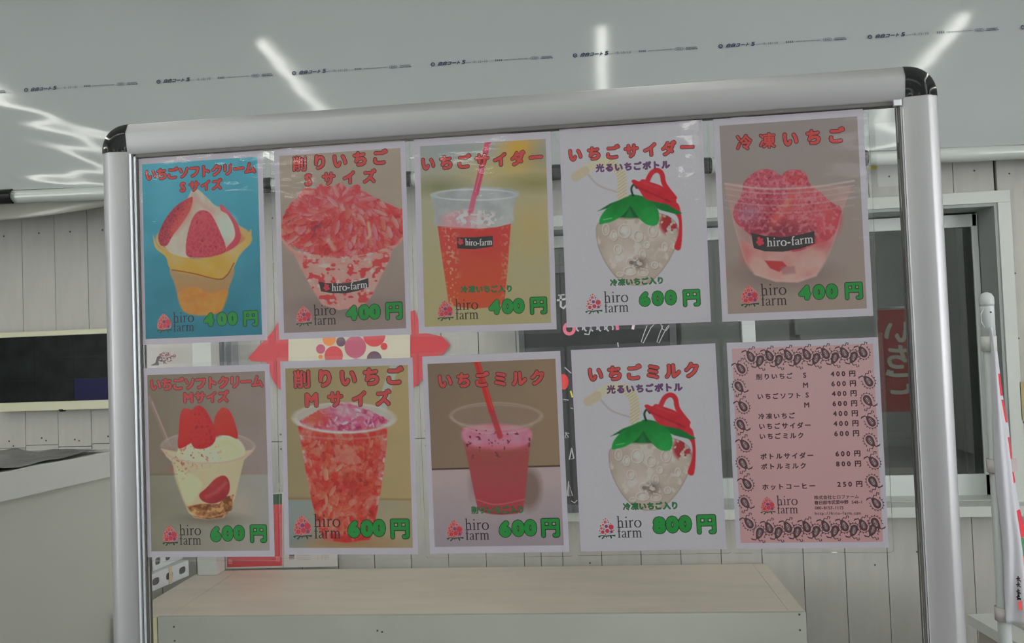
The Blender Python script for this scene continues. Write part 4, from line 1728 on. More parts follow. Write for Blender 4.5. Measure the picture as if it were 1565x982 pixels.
def art1(A):
    n = A.noise(160, 1)
    A.C[:] = A.mixc((A.Y - 100) / 800 + (n - .5) * .5, (84, 158, 178), (44, 116, 134))
    A.put(A.ell(345, 460, 236, 92), (206, 152, 98))
    A.put(A.ell(345, 470, 205, 78), (176, 128, 84))
    body = [(185, 590), (205, 680), (232, 775), (262, 812), (340, 824), (418, 812), (446, 778), (468, 700), (490, 590), (340, 560)]
    A.put(A.inside(body), A.mixc((A.Y - 600) / 200, (156, 134, 96), (176, 116, 62)))
    A.put(A.inside([(225, 715), (300, 690), (380, 720), (462, 705), (446, 778), (418, 812), (340, 824), (262, 812), (232, 775)], 8), A.mixc(A.noise(22, 5), (182, 112, 50), (206, 142, 66)))
    cream = [(288, 225), (315, 222), (362, 262), (402, 300), (462, 325), (497, 400), (502, 450), (445, 515), (330, 545), (215, 545), (160, 500), (150, 450), (195, 400), (240, 320)]
    A.put(A.inside(cream), A.mixc(A.noise(45, 6, 3, 90), (164, 150, 134), (196, 186, 172)))
    A.put(A.ell(455, 405, 52, 60, 20), (176, 186, 176), .8)
    A.put(A.line([(300, 250), (330, 290), (390, 330)], 16, 12), (206, 120, 120), .5)
    A.berry([(270, 265), (292, 264), (280, 320), (235, 390), (195, 440), (165, 488), (135, 488), (122, 445), (150, 375), (205, 305)], (150, 58, 70), (206, 84, 84), (104, 38, 54), 16, 3, (.6, 0))
    A.put(A.line([(282, 290), (245, 360), (200, 415)], 34, 20), (218, 100, 88), .6)
    A.berry([(425, 296), (446, 308), (480, 345), (516, 400), (526, 455), (505, 492), (462, 522), (455, 505), (496, 455), (492, 400), (462, 345), (430, 325)], (194, 78, 92), (220, 100, 108), (150, 50, 70), 0, 4)
    A.berry([(345, 323), (375, 335), (400, 372), (430, 435), (452, 490), (448, 525), (395, 542), (330, 548), (268, 542), (258, 500), (268, 430), (290, 362), (315, 330)], (178, 60, 76), (206, 92, 100), (146, 44, 62), 20, 8, (-.2, -.6))
    band = [(98, 440), (120, 492), (180, 525), (262, 548), (345, 552), (450, 525), (540, 470), (577, 415), (568, 480), (520, 540), (490, 600), (455, 632), (418, 655), (330, 638), (190, 606), (160, 545), (108, 500)]
    A.put(A.inside(band), A.mixc(A.noise(70, 9) + (A.Y - 560) / 300, (208, 160, 104), (202, 142, 46)))
    A.put(A.line([(192, 606), (300, 625), (418, 652), (462, 630), (494, 575)], 5), (112, 62, 30), .9)


def art2(A):
    A.C[:] = A.mixc((A.Y - 120) / 760 + (A.noise(150, 2) - .5) * .6, (158, 144, 130), (138, 122, 116))
    A.put(A.ell(330, 800, 190, 40, 30), (112, 96, 92), .6)
    cup = [(100, 545), (200, 560), (320, 575), (450, 560), (560, 525), (540, 590), (500, 670), (455, 760), (415, 800), (310, 814), (235, 790), (190, 720), (140, 630)]
    m = A.inside(cup, 3, False)
    A.put(m, A.mixc(A.noise(30, 4), (186, 124, 118), (208, 150, 140)))
    sp = A.noise(26, 12, 2, 18)
    A.put(m * np.clip((sp - .58) / .05, 0, 1), (186, 52, 56), .85)
    A.put(m * np.clip((.32 - A.noise(22, 14, 2)) / .05, 0, 1), (222, 176, 168), .8)
    mound = [(48, 430), (60, 380), (95, 330), (130, 290), (160, 262), (200, 270), (230, 248), (265, 262), (320, 236), (345, 262), (395, 252), (420, 280), (470, 305), (515, 330), (560, 345), (603, 362), (605, 480), (580, 515), (520, 540), (420, 565), (300, 580), (180, 560), (90, 525), (50, 490)]
    m = A.inside(mound, 2, False, 9, 16)
    chips(A, m, 46, 21, [(214, 72, 72), (222, 92, 84), (206, 84, 96), (224, 112, 112), (196, 56, 58), (226, 134, 124)], (150, 42, 48), .14, .6, 1)
    chips(A, m, 26, 22, [(214, 72, 72), (230, 128, 120), (190, 58, 62), (216, 84, 86)], (150, 42, 48), .1, 1.3, .45)
    flakes(A, m, (60, 250, 605, 560), 150, 27, [(218, 78, 74), (224, 98, 88), (210, 70, 70), (226, 120, 116), (204, 60, 60), (222, 106, 112)], (130, 36, 44), 5,
           lambda x, y: math.atan2(y - 330, (x - 330) * .6) + .2)
    A.put(m * A.ell(330, 300, 200, 60, 60), (216, 108, 132), .3)
    A.put(m * A.ell(210, 450, 46, 40, 34) * np.clip((A.noise(22, 17) - .4) / .1, 0, 1), (112, 50, 62), .6)
    A.put(m * A.ell(80, 400, 30, 30, 25), (120, 50, 60), .4)
    A.put(m * A.ell(250, 540, 40, 22, 20), (150, 40, 44), .6)
    A.put(m * A.line([(445, 425), (452, 470), (444, 490)], 14, 5), (232, 184, 152), .7)
    A.put(m * A.line([(262, 500), (290, 540)], 20, 5), (232, 170, 150), .6)
    A.put(A.line([(50, 490), (100, 545), (200, 577), (320, 588), (450, 574), (560, 532), (612, 480)], 10, 4), (214, 138, 132), .75)
    A.put(A.line([(60, 515), (110, 562), (210, 596), (320, 606), (450, 592), (552, 552)], 5, 4), (196, 118, 112), .6)


def art3(A):
    n = A.noise(180, 3)
    A.C[:] = A.mixc((A.Y - 100) / 700 + (n - .5) * .4, (158, 156, 140), (162, 152, 112))
    A.put(A.ell(180, 120, 180, 70, 90), (136, 146, 156), .8)
    A.put(A.ell(505, 120, 70, 60, 50), (206, 150, 46), .85)
    A.put(A.ell(600, 160, 60, 60, 50), (120, 120, 112), .5)
    A.put(A.ell(450, 215, 160, 40, 50), (190, 160, 80), .6)
    A.put(A.ell(575, 275, 110, 30, 30), (112, 108, 62), .7)
    A.put(A.ell(140, 290, 90, 30, 35), (104, 106, 70), .7)
    A.put(A.ell(560, 450, 90, 110, 90), (178, 150, 84), .5)
    lid = [(100, 335), (110, 318), (200, 300), (300, 290), (400, 293), (497, 308), (490, 345), (476, 400), (466, 460), (300, 478), (132, 468), (118, 400)]
    A.put(A.inside(lid, 4), A.mixc(A.noise(50, 8), (138, 144, 150), (176, 180, 186)), .82)
    A.put(A.ring(300, 325, 192, 24, 7), (196, 202, 206), .6)
    A.put(A.ell(240, 445, 80, 40, 20), (212, 128, 138), .8)
    A.put(A.line([(361, 86), (306, 318)], 27), (222, 72, 98))
    A.put(A.line([(302, 318), (282, 405)], 24), (222, 88, 112), .9)
    A.put(A.line([(354, 120), (304, 310)], 6), (232, 120, 140), .7)
    liq = [(132, 466), (200, 476), (300, 479), (400, 472), (466, 455), (458, 560), (450, 660), (436, 815), (400, 828), (300, 836), (215, 828), (183, 812), (160, 660), (145, 560)]
    A.put(A.inside(liq, 2, False), A.mixc((A.Y - 480) / 330 + (A.noise(60, 6) - .5) * .5, (228, 66, 62), (206, 78, 48)))
    A.put(A.inside(liq, 2, False) * A.ell(350, 520, 70, 60, 50), (186, 46, 52), .5)
    m = A.inside(liq, 2, False) * np.clip((A.noise(8, 9, 1) - .66) / .05, 0, 1)
    A.put(m * np.clip(1 - np.abs(A.X - 185 - (A.Y - 480) * .05) / 50, 0, 1), (236, 160, 130), .8)
    A.put(m * np.clip(1 - np.abs(A.X - 440) / 30, 0, 1), (236, 150, 120), .6)
    A.put(A.ell(300, 430, 105, 34, 12) * np.clip((A.noise(16, 11) - .5) / .06, 0, 1), (236, 206, 206), .75)
    A.put(A.ell(320, 440, 40, 40, 14) * np.clip((A.noise(14, 13) - .42) / .06, 0, 1), (226, 180, 176), .6)
    A.put(A.line([(300, 479), (134, 467)], 3), (190, 40, 50), .5)


def art_bottle(A, dy=0):
    A.C[:] = (178, 176, 182)
    Y0 = A.Y
    A.Y = A.Y - dy
    A.put(A.line([(158, 278), (205, 325), (290, 355)], 7, 3), (158, 150, 144), .8)
    st = [(118, 272), (165, 240), (215, 222), (262, 228), (298, 262), (308, 310), (306, 372)]
    A.put(A.line(st, 42, 3), (190, 178, 154), .95)
    rib = (np.sin((A.X * .7 + A.Y) * .42) > .2)
    A.put(A.line(st[3:], 42, 3) * rib, (160, 146, 122), .6)
    A.put(A.line([(100, 284), (140, 258)], 42, 3), (176, 164, 142), .9)
    bot = [(200, 495), (193, 540), (203, 600), (238, 675), (285, 735), (330, 762), (380, 770), (430, 758), (490, 702), (538, 625), (560, 560), (556, 500), (500, 455), (380, 440), (260, 458)]
    m = A.inside(bot)
    A.put(m, A.mixc(A.noise(60, 31), (160, 146, 134), (186, 174, 166)))
    A.put(m * (1 - A.ell(378, 590, 165, 165, 50)), (142, 126, 112), .55)
    A.put(m * A.ell(330, 640, 60, 50, 50), (196, 184, 178), .5)
    A.put(m * np.clip((A.noise(34, 33) - .6) / .1, 0, 1), (200, 192, 186), .5)
    for cx, cy, rx, ry in [(320, 528, 26, 30), (381, 551, 20, 24), (447, 528, 20, 26), (236, 522, 15, 24), (272, 548, 14, 22), (525, 498, 20, 26), (350, 668, 21, 19), (401, 634, 13, 20), (404, 712, 22, 15), (344, 706, 28, 18), (500, 600, 12, 18), (290, 610, 16, 20), (300, 720, 14, 9), (455, 680, 14, 14), (420, 590, 12, 14)]:
        A.put(A.ring(cx + 2, cy + 2, rx, ry, 5), (124, 108, 96), .6)
        A.put(A.ring(cx, cy, rx, ry, 4), (212, 206, 200), .8)
        A.put(A.ell(cx, cy, rx * .45, ry * .5, 6), (206, 198, 192), .5)
    A.put(A.ell(385, 672, 30, 24, 16) * np.clip((A.noise(14, 37) - .35) / .1, 0, 1), (84, 72, 64), .75)
    A.put(A.ell(350, 668, 10, 9, 3), (96, 84, 76), .8)
    A.put(A.ell(520, 495, 42, 48, 10) * np.clip((A.noise(20, 35) - .42) / .05, 0, 1) * m, (150, 30, 38), .9)
    A.put(m * np.clip(1 - np.abs(A.inside(bot, 9) - .5) * 3.5, 0, 1), (120, 100, 84), .6)
    A.put(A.line([(270, 468), (330, 474), (390, 470)], 6), (146, 128, 98), .7)
    # ribbon tail, leaves, bow
    A.put(A.inside([(505, 395), (555, 402), (572, 440), (579, 520), (571, 608), (543, 602), (562, 540), (560, 470), (520, 430)], 2), (190, 34, 46))
    A.put(A.inside([(198, 440), (255, 405), (330, 378), (300, 398), (250, 424)], 2, False), (14, 92, 42))
    A.put(A.inside([(290, 468), (345, 405), (388, 470)], 3, False), (12, 84, 38))
    A.put(A.inside([(320, 470), (342, 425), (362, 470)], 3, False), (20, 112, 50))
    A.put(A.inside([(430, 380), (500, 402), (579, 449), (562, 456), (485, 436), (440, 415)], 2, False), (12, 104, 44))
    A.put(A.inside([(207, 496), (213, 462), (250, 418), (300, 388), (345, 372), (352, 398), (322, 448), (272, 482), (230, 494)], 2), A.mixc((A.Y - 380) / 120 + (A.noise(40, 38) - .5), (14, 112, 44), (24, 140, 58)))
    A.put(A.inside([(335, 392), (350, 365), (420, 380), (462, 420), (476, 460), (468, 498), (438, 505), (402, 488), (370, 450)], 2), A.mixc((A.Y - 380) / 120 + (A.noise(40, 39) - .5), (14, 112, 44), (28, 146, 62)))
    A.put(A.ring(432, 450, 22, 22, 4, 5), (40, 150, 80), .5)
    A.put(A.line([(225, 478), (262, 470)], 3), (150, 200, 160), .7)
    A.put(A.line([(358, 370), (350, 340), (362, 320), (374, 335)], 9), (14, 46, 30))
    A.put(A.line([(420, 310), (440, 270), (466, 256), (488, 272), (500, 320), (545, 380)], 22, 2), (186, 36, 50))
    bow = [(352, 308), (362, 298), (385, 306), (402, 296), (440, 310), (492, 330), (545, 378), (550, 405), (510, 408), (470, 400), (415, 385), (385, 345)]
    A.put(A.inside(bow), A.mixc(A.noise(30, 40), (164, 26, 40), (208, 46, 56)))
    A.put(A.line([(372, 330), (440, 360), (530, 400)], 7, 4), (126, 18, 32), .6)
    A.put(A.line([(405, 312), (470, 335)], 7, 4), (222, 80, 88), .5)
    A.Y = Y0


def art5(A):
    A.C[:] = A.mixc((A.Y - 90) / 800 + (A.noise(160, 4) - .5) * .5, (142, 132, 130), (146, 130, 120))
    A.put(A.ell(330, 745, 190, 60, 40), (104, 84, 82), .6)
    bowl = [(70, 352), (120, 560), (165, 690), (210, 752), (300, 782), (400, 784), (478, 757), (522, 690), (565, 590), (600, 470), (640, 360)]
    m = A.inside(bowl, 3, False)
    A.put(m, A.mixc(A.noise(60, 5), (158, 128, 122), (178, 144, 136)), .8)
    A.put(A.inside([(140, 600), (300, 650), (560, 580), (520, 690), (478, 757), (400, 784), (300, 782), (210, 752), (165, 690)], 3, False), A.mixc(A.noise(50, 7) + (A.Y - 640) / 400, (176, 106, 108), (192, 154, 144)), .9)
    mass = [(150, 400), (160, 345), (215, 300), (262, 288), (305, 305), (322, 322), (345, 298), (390, 290), (430, 302), (445, 340), (492, 390), (560, 440), (590, 455), (592, 510), (545, 590), (480, 615), (380, 650), (260, 618), (150, 548), (112, 500), (118, 450)]
    mm = A.inside(mass, 2)
    A.put(mm, A.mixc(A.noise(70, 10), (146, 56, 72), (186, 82, 92)))
    A.berry([(240, 290), (290, 295), (340, 330), (390, 380), (400, 440), (340, 520), (250, 560), (160, 540), (130, 470), (160, 370), (195, 310)], (162, 62, 78), (196, 106, 118), (128, 42, 60), 17, 11, (.1, -.7))
    A.berry([(350, 300), (395, 292), (432, 306), (445, 345), (410, 360), (360, 345), (328, 330)], (176, 58, 68), (200, 100, 108), (140, 44, 56), 15, 12)
    A.berry([(400, 360), (470, 370), (540, 430), (560, 500), (520, 560), (440, 580), (370, 560), (350, 500), (385, 430)], (178, 74, 86), (204, 116, 120), (150, 56, 70), 18, 14, (.2, -.6))
    A.put(A.line([(375, 400), (345, 450), (295, 525)], 36, 16), (212, 96, 88), .85)
    A.put(A.ell(330, 560, 110, 36, 30), (104, 40, 52), .6)
    A.put(A.ell(540, 520, 50, 60, 25), (196, 70, 74), .6)
    A.put(mm * np.clip((A.noise(14, 16, 2) - .55) / .15, 0, 1), (206, 150, 156), .4)
    A.put(A.inside([(250, 688), (330, 692), (350, 712), (315, 738), (275, 722)], 3, False), (170, 48, 52), .9)
    A.put(A.inside([(320, 715), (385, 712), (390, 745), (330, 750)], 5, False), (150, 104, 104), .7)
    A.put(A.ell(500, 610, 45, 30, 14), (178, 72, 78), .6)
    A.put(A.ell(165, 660, 25, 50, 14), (176, 84, 86), .5)
    for y0, a in ((352, .8), (372, .55), (398, .4), (425, .5), (458, .35)):
        A.put(A.line([(75, y0), (200, y0 + 18), (330, y0 + 22), (480, y0 + 12), (650, y0 - 14)], 5 if y0 > 352 else 8, 3), (182, 164, 164), a)
    A.put(A.line([(110, 505), (165, 690), (210, 752)], 5, 3), (176, 150, 146), .6)
    A.put(A.line([(595, 480), (560, 600), (520, 695), (478, 757)], 5, 3), (176, 150, 146), .6)
    A.put(A.line([(205, 745), (300, 772), (400, 774), (480, 748)], 5, 3), (190, 160, 156), .6)
    A.put(A.ell(180, 480, 50, 40, 25), (150, 130, 150), .4)


def art6(A):
    up = A.mixc((A.X - 40) / 560 + (A.noise(140, 6) - .5) * .5, (122, 110, 92), (144, 128, 122))
    lo = A.mixc((A.X - 40) / 560 + (A.noise(140, 7) - .5) * .4, (128, 124, 106), (152, 148, 140))
    k = np.clip((A.Y - 558 + (A.X - 300) * .01) / 8, 0, 1)[..., None]
    A.C = up * (1 - k) + lo * k
    A.put(A.line([(40, 562), (200, 560)], 5, 4), (96, 88, 74), .6)
    A.put(A.ell(470, 700, 60, 60, 40), (176, 160, 140), .5)
    A.put(A.ell(340, 770, 130, 22, 18), (96, 84, 66), .5)
    A.put(A.line([(48, 195), (142, 425)], 20, 3), (142, 116, 108), .9)
    A.put(A.line([(60, 215), (146, 420)], 5, 3), (178, 154, 146), .8)
    A.put(A.ell(328, 430, 222, 74, 4), (156, 138, 130), .75)
    A.put(A.ring(328, 430, 222, 74, 5, 3, 'back'), (190, 172, 166), .7)
    body = [(108, 440), (128, 475), (155, 500), (178, 590), (205, 670), (232, 735), (262, 765), (330, 774), (400, 764), (436, 728), (458, 660), (482, 560), (500, 490), (535, 455), (548, 440), (330, 480)]
    A.put(A.inside(body, 3, False), A.mixc(A.noise(60, 8, 3, 100) + (A.Y - 600) / 700, (204, 178, 142), (192, 168, 132)), .95)
    A.put(A.inside([(172, 540), (290, 590), (280, 650), (235, 700), (205, 660)], 10), (206, 192, 150), .8)
    mound = [(180, 475), (195, 425), (240, 405), (300, 425), (370, 385), (430, 373), (485, 405), (502, 460), (430, 495), (320, 505), (220, 500)]
    A.put(A.inside(mound, 4), A.mixc(A.noise(60, 9), (206, 182, 142), (222, 204, 168)))
    A.put(A.line([(350, 440), (400, 410), (440, 415), (470, 450)], 10, 10), (190, 170, 116), .6)
    A.berry([(187, 435), (189, 350), (196, 275), (212, 247), (240, 250), (262, 275), (258, 390), (240, 415)], (190, 44, 40), (208, 66, 54), (160, 26, 30), 0, 3)
    A.berry([(360, 375), (358, 300), (378, 258), (403, 240), (436, 262), (460, 325), (470, 388), (430, 376), (390, 372)], (194, 48, 42), (214, 76, 58), (160, 28, 30), 0, 4)
    A.berry([(262, 432), (245, 395), (240, 310), (252, 255), (280, 232), (314, 250), (348, 308), (367, 365), (352, 415), (305, 438)], (184, 36, 40), (210, 60, 56), (150, 20, 28), 20, 5)
    sp = A.noise(13, 21, 2)
    A.put(A.ell(260, 465, 100, 45, 30) * np.clip((sp - .66) / .06, 0, 1), (150, 50, 50), .7)
    A.put(A.ell(190, 520, 50, 50, 30) * np.clip((sp - .66) / .05, 0, 1), (168, 90, 80), .7)
    fl_ = A.inside([(228, 712), (290, 700), (380, 700), (410, 665), (450, 655), (440, 725), (400, 762), (330, 772), (262, 763)], 3, False)
    chips(A, fl_, 30, 23, [(146, 92, 52), (172, 116, 70), (118, 66, 38), (190, 140, 92)], (72, 40, 24), .16, .4, 1)
    A.berry([(286, 655), (318, 625), (365, 578), (405, 565), (428, 592), (428, 642), (395, 682), (345, 698), (300, 684)], (158, 42, 48), (190, 78, 72), (116, 24, 34), 0, 9)
    A.put(A.line([(320, 665), (370, 640), (410, 600)], 12, 10), (196, 110, 96), .5)
    A.put(A.line([(108, 440), (150, 478), (240, 500), (330, 506), (430, 498), (510, 470), (548, 432)], 9, 3), (188, 158, 148), .75)
    A.put(A.line([(236, 742), (330, 762), (430, 735)], 4, 3), (206, 190, 160), .6)
    A.put(A.line([(160, 500), (205, 660), (235, 735)], 4, 3), (170, 150, 120), .6)


def art7(A):
    A.C[:] = A.mixc((A.X - 40) / 580 + (A.noise(160, 8) - .5) * .6, (142, 128, 96), (166, 146, 104))
    k = np.clip((A.Y - 685) / 14, 0, 1)
    A.put(k, A.mixc((A.X - 40) / 580 + (A.Y - 690) / 400, (128, 140, 142), (154, 142, 112)))
    A.put(np.clip(1 - np.abs(A.Y - 684) / 9, 0, 1), (122, 92, 60), .55)
    A.put(np.clip((440 - A.Y) / 60, 0, 1) * np.clip((A.Y - 380) / 30, 0, 1), (150, 136, 100), .4)
    A.put(A.ell(320, 885, 180, 30, 25), (150, 96, 60), .6)
    A.put(A.ell(85, 850, 60, 60, 40), (110, 130, 140), .5)
    A.put(A.line([(548, 60), (500, 210), (484, 300)], 40, 4), (166, 172, 166), .85)
    A.put(A.ell(310, 312, 236, 72, 4), (176, 168, 160), .85)
    cup = [(98, 350), (510, 350), (508, 420), (492, 560), (470, 690), (445, 830), (425, 870), (320, 885), (215, 872), (190, 820), (160, 690), (130, 540), (112, 430)]
    m = A.inside(cup, 3, False)
    A.put(m, (186, 110, 100), .9)
    chips(A, m, 54, 41, [(214, 62, 44), (224, 84, 60), (204, 48, 44), (228, 110, 90), (214, 74, 54)], (140, 34, 32), .14, .3, .92)
    chips(A, m, 30, 42, [(218, 68, 50), (230, 120, 100), (196, 42, 42), (222, 84, 64)], (130, 34, 32), .12, 1.2, .35)
    flakes(A, m, (110, 400, 500, 870), 90, 24, [(220, 66, 48), (226, 88, 64), (206, 50, 46), (230, 116, 96), (214, 76, 58)], (128, 30, 30), 9)
    ed = np.clip((np.abs(A.X - 308 - (A.Y - 600) * .01) - (165 - (A.Y - 500) * .12)) / 20, 0, 1)
    ice = np.clip((A.noise(34, 44) - .5) / .1, 0, 1)
    A.put(m * ed * ice, (196, 176, 172), .95)
    A.put(m * ed * np.clip((A.noise(20, 47) - .58) / .08, 0, 1), (190, 52, 66), .8)
    A.put(m * A.ell(350, 620, 60, 50, 40), (142, 50, 42), .5)
    A.put(m * np.clip((A.Y - 840) / 20, 0, 1), (170, 44, 40), .8)
    A.put(m * np.clip((A.noise(50, 45) - .62) / .08, 0, 1), (224, 140, 124), .5)
    heap = [(105, 335), (150, 300), (200, 275), (250, 258), (320, 240), (385, 262), (440, 285), (515, 322), (480, 345), (400, 365), (300, 374), (190, 362)]
    m = A.inside(heap, 3, True, 6)
    chips(A, m, 30, 46, [(196, 72, 112), (210, 120, 146), (176, 56, 96), (200, 150, 164), (214, 96, 120)], (126, 34, 66), .14, .5, 1)
    flakes(A, m, (120, 260, 500, 360), 40, 16, [(200, 78, 116), (214, 128, 150), (180, 60, 100), (206, 160, 172)], (120, 34, 66), 4)
    A.put(m * A.ell(320, 285, 70, 34, 20), (190, 178, 182), .5)
    A.put(m * A.ell(170, 310, 60, 40, 25), (220, 82, 52), .8)
    A.put(A.ring(310, 312, 232, 66, 12, 4, 'front'), (200, 196, 200), .85)
    A.put(A.ring(310, 312, 234, 68, 6, 4, 'back'), (196, 192, 190), .6)
    A.put(A.line([(108, 392), (200, 404), (310, 408), (420, 402), (508, 388)], 6, 5), (206, 140, 136), .6)


def art8(A):
    k = np.clip((A.Y - 552 + (A.X - 60) * .03) / 3, 0, 1)[..., None]
    up = A.mixc((A.X - 50) / 570 + (A.noise(150, 9) - .5) * .5 + (A.Y - 80) / 900, (118, 100, 86), (136, 114, 92))
    lo = A.mixc((A.Y - 560) / 340 + (A.noise(150, 10) - .5) * .3, (168, 150, 150), (146, 134, 142))
    A.C = up * (1 - k) + lo * k
    A.put(A.line([(60, 554), (640, 536)], 7, 2), (56, 36, 32), .9)
    A.put(A.ell(500, 640, 56, 92, 16), (114, 92, 84), .85)
    A.put(A.ell(250, 620, 16, 50, 16), (126, 100, 96), .6)
    A.put(A.ell(355, 312, 202, 60, 6), (138, 116, 104), .5)
    body = [(198, 372), (512, 372), (506, 440), (496, 560), (486, 660), (476, 730), (450, 752), (380, 758), (310, 752), (272, 732), (255, 660), (228, 520), (208, 430)]
    A.put(A.inside(body, 3, False), A.mixc((A.Y - 420) / 330 + (A.noise(26, 11) - .5) * .5, (148, 74, 68), (164, 62, 74)))
    A.put(A.inside([(202, 380), (240, 358), (355, 348), (470, 360), (512, 380), (504, 430), (450, 455), (355, 462), (255, 450), (210, 425)], 8), A.mixc(A.noise(40, 13), (190, 104, 130), (206, 134, 152)))
    A.put(A.inside(body, 3, False) * np.clip((460 - np.abs(A.Y - 455)) / 460, 0, 1) * np.clip(1 - np.abs(A.Y - 455) / 26, 0, 1), (170, 84, 92), .6)
    A.put(A.inside(body, 3, False) * np.clip((A.noise(14, 15, 2) - .72) / .06, 0, 1) * np.clip((520 - A.Y) / 60, 0, 1), (84, 30, 44), .8)
    A.put(A.inside(body, 3, False) * np.clip((A.Y - 690) / 8, 0, 1), (150, 62, 70), .5)
    A.put(A.line([(266, 690), (355, 712), (480, 688)], 4, 3), (196, 116, 116), .6)
    A.put(A.line([(275, 735), (355, 752), (460, 742)], 8, 4), (110, 46, 48), .7)
    for ry, a in ((60, .6), (50, .4)):
        A.put(A.ring(355, 312, 204, ry, 5, 3), (176, 158, 148), a)
    A.put(A.ring(355, 345, 160, 46, 5, 3, 'front'), (196, 160, 156), .6)
    A.put(A.line([(152, 318), (200, 350), (350, 375), (500, 352), (560, 310)], 7, 3), (164, 146, 136), .6)
    A.put(A.line([(267, 64), (333, 285)], 27, 2), (204, 44, 40))
    A.put(A.line([(333, 285), (372, 402)], 26, 3), (170, 44, 52), .85)
    A.put(A.line([(274, 66), (338, 280)], 5, 2), (222, 84, 76), .7)


def art10(A):
    A.C[:] = A.mixc((A.Y - 80) / 850 + (A.noise(200, 12) - .5) * .15, (204, 150, 152), (196, 142, 144))


ARTS = {1: art1, 2: art2, 3: art3, 4: art_bottle, 5: art5, 6: art6, 7: art7, 8: art8, 9: lambda A: art_bottle(A, 3), 10: art10}
TITLES = {
    1: [('いちごソフトクリーム', (85, 152), (570, 126), 50), ('Sサイズ', (243, 212), (410, 202), 46)],
    2: [('削りいちご', (130, 155), (498, 127), 60), ('Sサイズ', (170, 227), (450, 214), 54)],
    3: [('いちごサイダー', (88, 185), (580, 157), 58)],
    4: [('いちごサイダー', (96, 186), (604, 152), 58)],
    5: [('冷凍いちご', (160, 172), (572, 140), 64)],
    6: [('いちごソフトクリーム', (78, 134), (565, 116), 50), ('Mサイズ', (234, 195), (402, 190), 48)],
    7: [('削りいちご', (115, 135), (545, 118), 72), ('Mサイズ', (160, 230), (492, 220), 64)],
    8: [('いちごミルク', (125, 155), (540, 140), 60)],
    9: [('いちごミルク', (132, 166), (560, 150), 62)]}
NOTES = {3: [('冷凍いちご入り', (254, 751), (458, 747), 28, 0)], 4: [('光るいちごボトル', (208, 246), (505, 231), 34, 1), ('冷凍いちご入り', (272, 757), (480, 748), 29, 0)],
         8: [('削りいちご入り', (258, 738), (465, 735), 29, 0)], 9: [('光るいちごボトル', (202, 234), (500, 225), 34, 1), ('冷凍いちご入り', (273, 755), (486, 751), 30, 0)]}
PRICES = {1: ('400', (372, 436, 488), 845, 66, 576, 838), 2: ('400', (370, 426, 474), 827, 70, 562, 818), 3: ('400', (391, 450, 500), 829, 70, 590, 822),
          4: ('600', (410, 468, 526), 829, 70, 619, 824), 5: ('400', (429, 492, 550), 829, 72, 648, 820), 6: ('600', (364, 420, 474), 841, 72, 566, 837),
          7: ('600', (354, 414, 470), 822, 80, 566, 818), 8: ('600', (394, 453, 508), 822, 76, 598, 815), 9: ('800', (418, 476, 532), 838, 78, 627, 834)}
# logo: left of the lettering, its width, baseline of the first line
LOGOS = {1: (195, 105, 860), 2: (195, 105, 838), 3: (212, 107, 842), 4: (228, 112, 845), 5: (232, 118, 842), 6: (190, 106, 848), 7: (168, 126, 815), 8: (213, 110, 828), 9: (229, 112, 848), 10: (245, 94, 762)}
BANDS = {2: ([(219, 686), (260, 693), (330, 694), (400, 685), (445, 671), (447, 711), (400, 728), (340, 740), (280, 738), (230, 730)], (278, 728), (442, 712), 24),
         3: ([(219, 517), (300, 516), (384, 510), (384, 558), (300, 570), (222, 567)], (258, 552), (382, 550), 22),
         5: ([(190, 566), (250, 580), (330, 586), (410, 574), (473, 558), (474, 614), (410, 636), (330, 650), (250, 648), (202, 634)], (260, 626), (470, 608), 30)}
LABELS = {1: 'menu poster of a strawberry soft cream cup on teal, 400 yen', 2: 'menu poster of shaved strawberry in a wide cup, 400 yen, beside the teal poster',
          3: 'menu poster of red strawberry cider with straw in a clear cup, 400 yen', 4: 'white menu poster of the strawberry-shaped bottle priced 600 yen, upper row',
          5: 'menu poster of frozen strawberries heaped in a glass bowl, 400 yen', 6: 'menu poster of a strawberry parfait cup with three berries, 600 yen',
          7: 'menu poster of a tall cup of shaved strawberry, 600 yen, lower row', 8: 'menu poster of a pink strawberry milk drink with red straw, 600 yen',
          9: 'white menu poster of the strawberry-shaped bottle priced 800 yen, lower row', 10: 'pink price list poster with dark paisley border'}


